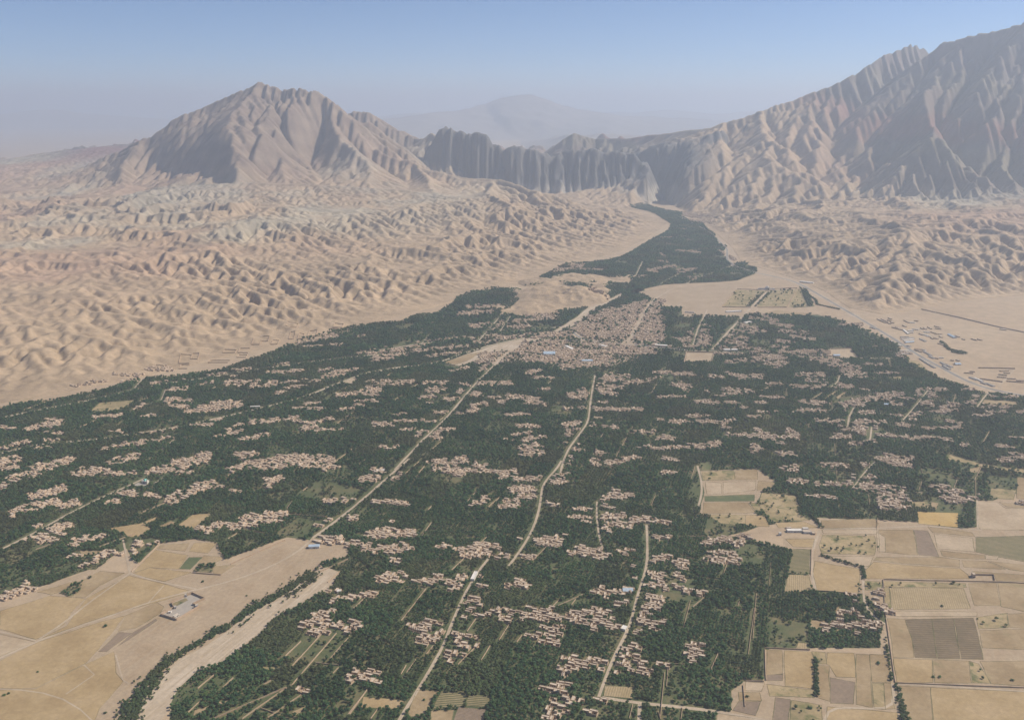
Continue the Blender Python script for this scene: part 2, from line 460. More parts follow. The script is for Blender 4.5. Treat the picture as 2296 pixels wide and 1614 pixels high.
def fine(h):
    global Hh
    k_ = .058 * np.clip(.52 + 1.25 * fbm(XF, YF, 800, 4, 153), .07, 1.25) * np.clip((SDF - 10) / 200, .25, 1)
    off = np.where(fixF, HB, 0)
    hh = erode(h, np.full(h.shape, .35), fixF, k_, 10, m=.5, dx=FD, tal=np.full(h.shape, .95), hold=off)
    return hh
HF = fine(HF)
HF = HF + (blur(HB, 9) - blur(HF, 9)) * .9
HF = HF + (HF - blur(HF, 2, 2)) * .45 * rim
HF = HB + (HF - HB) * rim
HF = np.where(insF, 0, np.maximum(HF, .2))

rough = fbm(X, Y, 75, 3, 201, ridged=True)
slope = np.hypot(*np.gradient(Hh, DX))
Zm = Hh + rough * np.clip(slope - .12, 0, .8) * 11 * np.clip(Hh / 30, 0, 1)
Zm = np.where(fixed & INS, -2.0, Zm - 0.6)
view = (np.abs(X) < Y * 0.60 + 900)
keep = view & (Zm > -0.7) & (Y > 2050) & ~((np.abs(X) < FX1 - 30) & (Y < FY1 - 30))
rocks = geology(X, Y, Zm, SD, CL)
side = X < 1180 + 0.02 * (Y - 7400)
left_m = structure(grid_object('mountain', X, Y, Zm, keep & side & (X < 1165), M_rock, rocks))
right_m = structure(grid_object('mountain', X, Y, Zm, keep & ~(side & (X < 1165)), M_rock, rocks))
roughF = fbm(XF, YF, 75, 3, 201, ridged=True)
slF = np.hypot(*np.gradient(HF, FD))
ZF = HF + (roughF * np.clip(slF - .12, 0, .8) * 7 + fbm(XF, YF, 22, 2, 203) * np.clip(slF, 0, .6) * 3) * np.clip(HF / 30, 0, 1) * rim
ZF += (resample(Zm, XF, YF) + .6 - HB) * (1 - rim)
ZF = np.where(insF, -2.0, ZF - 0.6)
kf_ = (np.abs(XF) < YF * 0.60 + 900) & (ZF > -0.7)
sideF = (XF < 1180 + 0.02 * (YF - 7400)) & (XF < 1165)
gF = geology(XF, YF, ZF, SDF, np.zeros_like(ZF))
structure(grid_object('hills', XF, YF, ZF, kf_ & sideF, M_rock, gF))
structure(grid_object('hills', XF, YF, ZF, kf_ & ~sideF, M_rock, gF))
hk = hz > 0.4
structure(grid_object('hill', hx, hy, hz - 0.4, hk, M_rock, geology(hx, hy, hz, np.full(hx.shape, 200.), np.zeros_like(hx))))
# ------------------------------------------------------------------ the plain, the far country and the air
M_sand = mat('dry_ground')
g = NG(M_sand); p_ = g.pos()
a1 = g.noise(1 / 420.0, 5, 0.6, p_); a2 = g.noise(1 / 38.0, 5, 0.65, p_); a3 = g.noise(1 / 5.0, 4, 0.6, p_)
c1 = g.ramp(a1, [(0.3, (.365, .28, .19)), (0.5, (.40, .31, .215)), (0.7, (.43, .345, .245))])
c2 = g.mix(0.6, c1, g.ramp(a2, [(0.3, (.38, .38, .39)), (0.7, (.62, .61, .60))]), 'OVERLAY')
g.color(g.mix(0.4, c2, g.ramp(a3, [(0.3, (.4, .4, .4)), (0.7, (.6, .6, .6))]), 'OVERLAY'))
g.bump(a3, 0.5, 0.5)
b = 90000.0
structure(link('ground', [(-b, -3000, 0), (b, -3000, 0), (b, 2 * b, 0), (-b, 2 * b, 0)], [(0, 1, 2, 3)], M_sand))

def far_hills(name, x0, x1, y0, y1, dx, fn):
    X_, Y_ = np.meshgrid(np.arange(x0, x1, dx), np.arange(y0, y1, dx))
    Z_ = fn(X_, Y_)
    col = np.zeros(X_.shape + (3,)) + np.array([.27, .235, .20])
    col *= (1 + .2 * fbm(X_, Y_, 1500, 3, 301))[..., None]
    return structure(grid_object(name, X_, Y_, Z_, Z_ > 0.5, M_rock, col))

def far_peak(X_, Y_):
    P = R([(840, 268, 26000), (950, 256, 26000), (1040, 250, 26500), (1110, 236, 27000), (1150, 220, 27000), (1190, 214, 27000), (1235, 219, 27000), (1300, 243, 27000), (1400, 262, 27500), (1540, 262, 29000)])
    d, q = segdist(X_ + 500 * fbm(X_, Y_, 3000, 3, 311), Y_, P)
    i = np.clip(q.astype(int), 0, len(P) - 2); f = q - i
    zc = P[i, 2] * (1 - f) + P[i + 1, 2] * f
    k = np.clip(1 - d / 4200, 0, 1)
    return zc * k ** 1.3 * (1 + (.12 + (1 - k) * .55) * fbm(X_, Y_, 1700, 6, 313, gain=.6, ridged=True)) - 20
far_hills('mountain', -9000, 14000, 20000, 33000, 90, far_peak)

def far_dunes(X_, Y_):
    e = np.clip((Y_ - 12300) / 2500, 0, 1) * np.clip((X_ - 1100 + .05 * Y_) / 900, 0, 1) * np.clip((24000 - Y_) / 6000, 0, 1)
    return e * (150 + 190 * fbm(X_, Y_, 1900, 5, 331, ridged=True)) * np.clip((12000 - X_) / 3000, 0, 1) - 15
far_hills('hill', 200, 14000, 12000, 24000, 60, far_dunes)

def far_range(X_, Y_):
    k = np.clip(1 - np.abs(Y_ - 38000 - 2000 * fbm(X_, Y_, 9000, 2, 341)) / 5000, 0, 1)
    return k * (500 + 420 * fbm(X_, Y_, 5000, 4, 343)) - 30
far_hills('mountain', -40000, 40000, 32000, 44000, 300, far_range)

M_haze = bpy.data.materials.new('haze'); M_haze.use_nodes = True
ht = M_haze.node_tree; ht.nodes.remove(ht.nodes['Principled BSDF'])
hv_ = ht.nodes.new('ShaderNodeVolumePrincipled')
hv_.inputs['Color'].default_value = (0.67, 0.785, 0.97, 1)
hv_.inputs['Density'].default_value = 0.000072
hv_.inputs['Anisotropy'].default_value = 0.3
ht.links.new(hv_.outputs[0], ht.nodes['Material Output'].inputs['Volume'])
M_haze.cycles.homogeneous_volume = True
bx, by0, by1, bz = 85000, -2500, 2 * 85000, 1490
V = [(sx * bx, y, z) for z in (-4.0, bz) for y in (by0, by1) for sx in (-1, 1)]
hz_o = link('haze', V, [(0, 2, 3, 1), (4, 5, 7, 6), (0, 1, 5, 4), (1, 3, 7, 5), (3, 2, 6, 7), (2, 0, 4, 6)], M_haze)
hz_o['kind'] = 'stuff'
# ------------------------------------------------------------------ what stands on the plain, traced from enlarged crops of the photograph
VIEWS = {'a': (0, 560, 2.296), 'b': (900, 560, 2.296), 'c': (1600, 560, 2.5398), 'd': (0, 1100, 2.296), 'e': (850, 1100, 2.296),
         'f': (1600, 1100, 2.4458), 'g': (1150, 280, 3.28), 'h': (0, 0, 1 / 1.0906),
         'k': (370, 1430, 13.506), 'l': (2100, 770, 5.683), 'm': (1820, 690, 16.4), 'n': (1880, 1270, 16.4), 'o': (2340, 1380, 19.13), 'p': (1400, 680, 19.13), 'q': (300, 1150, 22.96)}
def tr(view, pts):                                             # crop pixels -> 2296-wide view pixels
    x0, y0, s = VIEWS[view]
    return [((x0 + x / s) / 1.0906, (y0 + y / s) / 1.0906) for x, y in pts]
def trg(view, pts):                                            # crop pixels -> ground
    q = tr(view, pts)
    x, y = gnd([a[0] for a in q], [a[1] for a in q])
    return np.stack([x, y], 1)
def nums(s): return [float(t) for t in s.replace(',', ' ').split()]
def pts(s): n = nums(s); return list(zip(n[0::2], n[1::2]))
def polys(txt):                                                # lines of "view: x y x y ..."
    out = []
    for ln in txt.strip().splitlines():
        ln = ln.strip()
        if not ln or ln[0] == '#': continue
        head, body = ln.split(':', 1)
        out.append((head.split(), body))
    return out

GREEN = [trg(h[0], pts(b)) for h, b in polys('''
h: -60 940 0 912 60 903 130 895 190 882 250 870 310 850 380 845 430 838 490 830 560 806 620 787 680 760 740 745 790 735 850 725 900 722 930 708 980 704 1000 690 1018 678 1030 664 1062 655 1100 645 1160 648 1165 672 1135 700 1165 712 1250 698 1330 688 1362 680 1385 660 1410 640 1430 640 1450 655 1490 690 1530 690 1580 700 1640 712 1700 705 1760 708 1830 705 1890 722 1950 745 1985 760 2010 775 2030 800 2060 822 2110 850 2150 862 2200 880 2296 890 2360 900 2360 1080 2200 1130 2195 1180 2150 1190 2050 1170 1950 1165 1840 1160 1700 1180 1640 1200 1800 1240 1820 1320 1930 1330 1990 1340 1985 1450 1720 1455 1715 1540 1650 1560 1630 1620 1640 1680 380 1680 385 1545 430 1500 510 1470 560 1430 620 1380 680 1345 740 1320 760 1290 720 1270 705 1250 690 1210 640 1205 520 1250 440 1280 350 1270 300 1260 280 1230 200 1290 110 1310 0 1330 -60 1360
g: 1130 1165 1220 1140 1330 1080 1440 1010 1540 960 1590 930 1610 880 1540 835 1480 795 1400 770 1300 750 1220 725 1300 705 1400 715 1480 745 1580 770 1700 785 1690 820 1760 850 1860 870 1890 910 1960 960 1990 1040 2060 1060 2020 1110 2060 1170 2110 1200 2200 1190 2296 1230 2296 1270 2150 1330 2000 1345 1840 1350 1560 1365 1400 1400 1330 1440 1310 1500 1180 1510 1120 1470 1070 1440 1100 1400 1060 1380 1120 1350 1280 1360 1290 1320 1120 1310 1050 1290 960 1280 900 1300 1020 1350 980 1380 880 1390 760 1370 700 1340 820 1300 740 1290 640 1310 600 1290 680 1240 760 1200 940 1190
b: 880 320 960 300 960 270 1050 235 1200 205 1420 215 1450 270 1300 260 1230 255 1110 270 1050 300 960 320
b: 960 350 1100 345 1240 320 1240 335 1100 355 980 365
b: 490 490 480 430 490 410 570 395 640 375 720 345 850 335 860 350 800 385 760 430 750 470 640 500
c: 880 370 950 380 990 480 860 490
''')]
BARE = [trg(h[0], pts(b)) for h, b in polys('''
d: 0 880 80 880 270 810 200 790 330 730 500 670 580 670 730 690 890 525 1100 500 1220 520 1250 600 1290 640 1600 505 1690 540 1760 490 1950 530 1960 590 1800 640 1780 680 1910 680 1870 760 1680 870 1560 920 1440 1050 1300 1150 1240 1200 1110 1240 1000 1340 960 1420 900 1515 880 1600 0 1600
f: 1000 420 1320 410 1340 430 1570 440 1820 465 1930 470 1925 300 2060 305 2170 315 2240 340 2240 1700 380 1700 370 1565 460 1560 460 1440 540 1385 660 1380 660 1190 930 1200 1360 1220 1345 1120 1390 1000 1250 860 970 840 935 740 945 590 990 480
f: 270 125 620 112 730 190 700 235 640 250 600 370 690 460 540 455 270 380 300 250
f: 780 525 960 525 950 590 770 580
f: 720 430 900 430 990 465 740 468
b: 1520 352 1700 330 1930 310 2296 270 2296 300 2060 340 1980 445 2110 450 2110 495 1890 490 1760 490 1760 440 1680 415 1590 392
b: 430 750 560 700 700 655 850 620 1000 595 1075 555 1170 495 1230 445 1330 410 1420 360 1430 375 1340 425 1260 460 1190 520 1100 570 1060 590 900 640 830 680 700 690 640 730 520 770
c: 1080 745 1220 742 1265 800 1080 802
c: 195 762 372 768 358 826 182 828
''')]

FIELDS = polys('''
f tan: 1000 422 1318 412 1335 437 1330 463 1010 468
f pale: 1005 476 1330 476 1330 503 1010 498
f weedy: 1010 508 1318 512 1328 560 1318 628 1000 618 988 570
f pale: 990 634 1308 637 1288 690 1250 698 1080 660
f ochre: 962 664 1060 684 1238 714 1228 760 1222 856 972 838 948 740
f tan: 1345 478 1548 478 1578 628 1345 608
f pale: 1332 492 1380 520 1380 608 1334 606
f plough: 1552 478 1638 484 1702 638 1582 628
f pale: 1672 502 1903 527 1918 608 1692 588
f tan: 1632 457 1898 492 1918 518 1662 493
f vines: 1924 522 2260 512 2260 676 2060 640 1924 610
f tan: 1712 602 1975 628 1978 652 1830 648 1722 634
f pale: 1980 627 2055 632 2050 655 1982 652
f tan: 1332 642 1718 642 1828 657 1828 700 1500 680 1312 660
f ochre: 1310 668 1500 688 1828 708 1878 746 1885 768 1272 768 1262 722
f tan: 1842 660 1980 664 2105 714 1852 700
f tan: 1995 664 2260 690 2260 735 2120 714
f tan: 1905 724 2050 738 2260 750 2260 785 2045 782 2034 748 1895 742
f weedy: 1372 784 1858 797 1866 822 1402 818 1378 810
f weedy: 1374 815 1402 824 1420 953 1386 956
f furrow: 1406 824 1850 827 1898 950 1422 953
f tan: 1878 798 2048 794 2068 930 1912 930
f tan: 2054 794 2260 798 2260 975 2076 936
f pale: 1440 962 1928 967 1928 993 1440 993
f dark: 1502 1012 1658 1008 1690 1246 1562 1243 1532 1100
f dark: 1661 1008 1790 1005 1830 1248 1694 1246
f dark: 1793 1005 1908 1002 1938 1100 1968 1250 1834 1248
f tan: 1397 1007 1498 1012 1542 1140 1556 1243 1430 1240 1410 1100
f weedy: 1927 1002 2108 974 2118 1060 1940 1068
f tan: 1947 1076 2260 1072 2260 1195 1962 1182
f tan: 2113 980 2260 976 2260 1066 2124 1060
f ochre: 1432 1247 1660 1252 1670 1390 1450 1388
f tan: 1664 1252 1878 1260 1898 1393 1674 1391
f weedy: 1882 1262 1940 1280 2010 1392 1902 1393
f tan: 1944 1262 2260 1262 2260 1412 2014 1396
f tan: 672 1192 764 1197 768 1338 672 1343
f plough: 672 1346 768 1342 768 1380 672 1380
f ochre: 777 1198 940 1207 958 1280 958 1428 780 1408
f ochre: 1030 1210 1198 1217 1203 1358 1085 1355 1050 1288 1032 1280
f weedy: 945 1207 1026 1210 1030 1278 970 1278
f tan: 970 1284 1048 1292 1048 1500 970 1478
f plough: 1052 1362 1203 1388 1194 1518 1056 1512
f tan: 1207 1218 1288 1222 1308 1543 1207 1520
f tan: 1292 1222 1396 1226 1412 1390 1300 1386
f weedy: 1302 1390 1370 1394 1380 1548 1312 1543
f tan: 1374 1394 1414 1396 1440 1545 1384 1548
f tan: 1462 1408 1650 1417 1668 1680 1520 1680
f ochre: 1656 1418 2260 1450 2260 1680 1674 1680
f ochre: 1032 1532 1448 1568 1480 1680 1034 1680
f pale: 547 1387 658 1392 638 1440 542 1438
f tan: 500 1448 632 1452 640 1498 505 1498
f plough: 504 1502 638 1502 604 1588 468 1558
f plough: 722 1478 813 1492 800 1680 700 1680
f weedy: 818 1494 1000 1522 1008 1680 806 1680
f weedy: 672 1400 956 1434 958 1480 690 1470
f pale: 374 1572 690 1616 690 1680 374 1680
f green: 272 72 340 77 333 120 290 124
f weedy: 287 130 480 122 478 178 390 180 287 184
f tan: 484 122 612 117 618 178 484 180
f pale: 304 190 398 196 402 263 314 268
f pale: 412 192 606 187 602 240 412 262
f tan: 622 184 722 192 702 230 612 240
f green: 302 276 600 267 598 305 302 308
f tan: 292 314 562 314 600 368 560 378 292 380
f weedy: 568 314 690 332 640 374 606 366
f weedy: 310 387 542 387 542 450 400 438
f ochre: 548 387 658 392 690 458 548 453
f weedy: 645 255 858 275 868 388 930 420 705 428 625 330
f ochre: 725 432 898 432 985 464 742 464
f gold: 1572 368 1818 378 1818 463 1582 440
f weedy: 1525 305 1656 312 1640 348 1562 340
f tan: 1660 312 1700 317 1690 354 1652 348
f weedy: 1760 25 1960 85 2260 122 2260 152 1960 100 1730 50
f tan: 1882 112 1948 98 1938 130 1892 138
f weedy: 2012 228 2162 238 2148 298 2012 288
f tan: 2172 162 2260 170 2260 300 2166 290
f pale: 1932 308 2050 312 2100 347 2260 352 2260 480 1952 475 1937 460
f tan: 2060 312 2170 322 2240 345 2110 340
f ochre: 782 532 958 532 948 582 832 578
f vines: 832 592 938 592 930 738 802 738
f furrow: 800 744 928 748 940 846 775 846
f tan: 936 1018 1020 1018 1028 1068 932 1068
f tan: 1095 1095 1145 1010 1100 930 1085 940
f furrow: 860 1150 915 1155 915 1190 850 1186
f weedy: 1262 785 1362 785 1360 838 1262 838
d ochre: 612 440 790 412 885 372 885 390 802 420 858 442 800 483 740 488
d tan: 882 432 958 397 998 410 930 438
d ochre: 1082 362 1186 357 1148 400 1110 438 985 433
d tan: 902 532 1068 522 1038 568 882 553
d ochre: 1092 522 1218 522 1168 578 1062 568
d ochre: 872 562 1058 590 1000 668 842 657 752 687
d green: 1062 602 1136 602 1068 670 1004 668
d tan: 1142 592 1258 602 1200 638 1104 648
d scrub: 1122 638 1218 642 1186 690 1082 680
d tan: 1192 654 1326 644 1240 698 1198 692
d ochre: 842 662 1078 687 920 738 792 708 748 692
d tan: 212 797 428 732 438 746 330 798 284 813
d scrub: 332 802 440 742 538 692 520 730 402 828
d tan: 446 742 560 680 700 690 560 760 480 826 410 830
d tan: 442 562 598 566 598 580 460 588
d ochre: 0 905 280 818 478 834 428 880 356 980 222 1056 200 1062 0 1006
d ochre: 484 834 728 704 780 718 920 752 1080 796 600 930 236 1056 374 990 440 895
d pale: -60 1020 0 1032 195 1077 0 1156 -60 1180
d ochre: -60 1210 0 1184 222 1076 560 966 700 930 560 1110 480 1195 200 1335 -60 1340
d tan: 706 928 880 856 920 880 900 916 760 1000 664 1018
d plough: 552 1130 662 1022 740 1027 600 1128
d plough: 745 1024 872 947 882 955 720 1068 660 1104
d ochre: -60 1346 200 1342 480 1204 640 1130 650 1250 690 1300 560 1450 500 1600 -60 1600
d ochre: 2042 1382 2266 1405 2230 1453 2032 1443
d weedy: 1470 1215 1590 1218 1570 1235 1480 1232
d tan: 1090 1460 1160 1440 1130 1480 1080 1490
d tan: 1230 1415 1310 1395 1290 1420 1235 1430
d tan: 1640 1470 1720 1435 1690 1470 1650 1490
e tan: 392 1347 518 1352 450 1458 432 1492 335 1497
e tan: 472 1462 598 1457 560 1600 440 1600
e vines: 526 1352 682 1372 640 1438 482 1448
e plough: 622 1442 778 1452 740 1600 570 1600
e vines: 690 1372 808 1382 788 1438 650 1432
e furrow: 1446 1325 1600 1330 1600 1395 1440 1380
c weedy: 512 378 676 383 600 482 424 482
c weedy: 690 383 882 374 820 482 640 482
c pale: 1088 748 1218 746 1258 798 1086 798
c pale: 206 768 366 773 352 818 190 822
c weedy: 880 372 905 368 950 480 830 486
c tan: 690 520 760 505 970 525 930 545 760 525
c tan: 2050 1060 2260 1072 2250 1100 2040 1085
c weedy: 1690 870 1640 820 1560 815 1680 880
c tan: 1120 1050 1180 1010 1195 1015 1140 1055
c tan: 1060 1050 1120 1010 1130 1015 1075 1055
c weedy: 1460 920 1540 915 1530 935 1460 935
a weedy: 500 1030 560 975 760 960 700 1010 560 1035
a tan: 0 1000 60 985 150 955 200 945 120 975 60 995 0 1015
a pale: 1920 870 1990 830 2010 850 1960 875
b tan: 740 480 760 455 960 450 920 475
b tan: 420 750 560 705 640 690 560 740 500 760
''')

# roads and tracks: view, kind, width in metres
ROADS = polys('''
d track 8: 1760 490 1860 420 2010 300 2296 50
b track 8: 150 1350 300 1190 440 1060 600 870 740 735 830 660 880 610
b track 7: 1275 820 1260 900 1250 960 1235 1090 1180 1160 1120 1240 1090 1320 1080 1370
e track 7: 1200 60 1180 120 1110 150 1090 190 1085 290 1060 400 1020 490 930 620 905 650
e track 7: 790 610 720 700 660 790 630 870 590 950 550 1080 490 1190 430 1290 370 1380 290 1515 250 1580
e track 7: 1680 420 1685 650 1640 770 1610 880 1590 980 1540 1080 1480 1180 1440 1290 1410 1385
e track 9: 1430 1388 1470 1395 1640 1425 1870 1440 2090 1465 2296 1505 2400 1530
e track 7: 1640 1428 1635 1600
e track 5: 1400 290 1395 330 1400 400 1410 480 1430 550
d track 8: -60 590 0 560 170 480 360 370 560 270 740 195 830 150
d track 5: 860 190 960 130
a track 12: -60 1075 0 1060 300 1000 560 950 740 905 860 875 1170 835 1400 795 1700 750 2000 715 2296 690
a track 7: 800 840 750 900
b track 12: 0 690 250 650 560 610 860 570 1100 548
a wash 11: 0 1260 240 1200 480 1190 650 1165 950 1120 1250 1055 1400 1020 1540 990 1600 965 1700 950 1790 910 1830 890 1950 850 2020 815 2200 780 2296 770
b wash 12: 0 805 130 790 240 770 400 750 560 690 700 650 880 610
a track 5: 980 1180 840 1290
a track 5: 900 970 930 900
a track 5: 900 965 830 985
b track 9: 1460 640 1500 560 1560 450 1600 400 1700 340 1830 290 1930 250 2050 205
b track 7: 1500 270 1540 185
b track 7: 1640 310 1750 250
c track 13: 360 750 450 650 560 530 600 490 700 390
c track 8: 240 720 270 620 330 500
c track 6: 620 520 650 490
c tarmac 16: 450 190 490 230 600 265 720 290 850 320 930 355 1060 430 1300 570 1500 690 1650 790 1800 870 1950 950 2100 1000 2296 1035 2400 1050
g tarmac 12: 1680 820 1850 910 1950 970 2060 1080 2060 1180 2110 1200
b tarmac 11: 1150 580 1200 620 1300 640 1600 660 1800 680
c track 9: 0 745 400 760 1100 800 1450 803 1640 803
c track 6: 1150 910 1140 960 1080 990
f track 8: 990 480 940 600 935 740 965 840
f track 6: 1250 780 1240 860 1260 960 1310 1020 1380 1040
f track 6: 1440 1396 1700 1408 2240 1446
f track 6: 1010 1680 1020 1535 1040 1524 1300 1552 1440 1562 1460 1540 1420 1400
f track 5: 1010 472 1340 468 1640 452 1925 480 1960 478
f track 6: 258 95 285 200 285 290 262 340
f track 5: 1930 300 1935 470
f track 5: 1190 225 1250 140 1320 70
f track 5: 1480 240 1650 262
c track 6: 1090 560 1300 530 1660 500
c track 7: 1620 600 1700 660 1800 690
c track 7: 1240 1110 1210 1160 1200 1230
c track 6: 1350 1230 1340 1310
c track 5: 1540 1190 1640 1080 1700 1000
c track 6: 2000 1110 2060 1030 2090 1000
c track 6: 2140 980 2240 870
d path 6: -60 1195 0 1170 220 1060 600 940 870 840 1080 790 1330 730 1560 640 1700 560 1760 490
d track 5: 730 690 600 790 440 890 360 990 220 1060
d track 5: -60 1005 0 1020 200 1070
d track 5: 730 690 780 715 920 745 1100 780
d path 3: 930 1240 1150 1110 1300 1010 1440 900 1600 830 1720 740
d path 3: 830 860 920 760
d path 3: 650 1150 690 1290 720 1310
d path 3: 470 1205 530 1260 370 1370
d path 3: 0 1340 240 1345 370 1380 490 1440 530 1530
d track 5: 690 500 730 690
b path 6: 960 370 955 330 1130 260
b path 6: 930 420 1000 375 1110 395 1300 420
b path 7: 620 630 760 470
b path 6: 730 590 800 490
b path 6: 290 655 350 590
b path 5: 460 630 490 590
''')

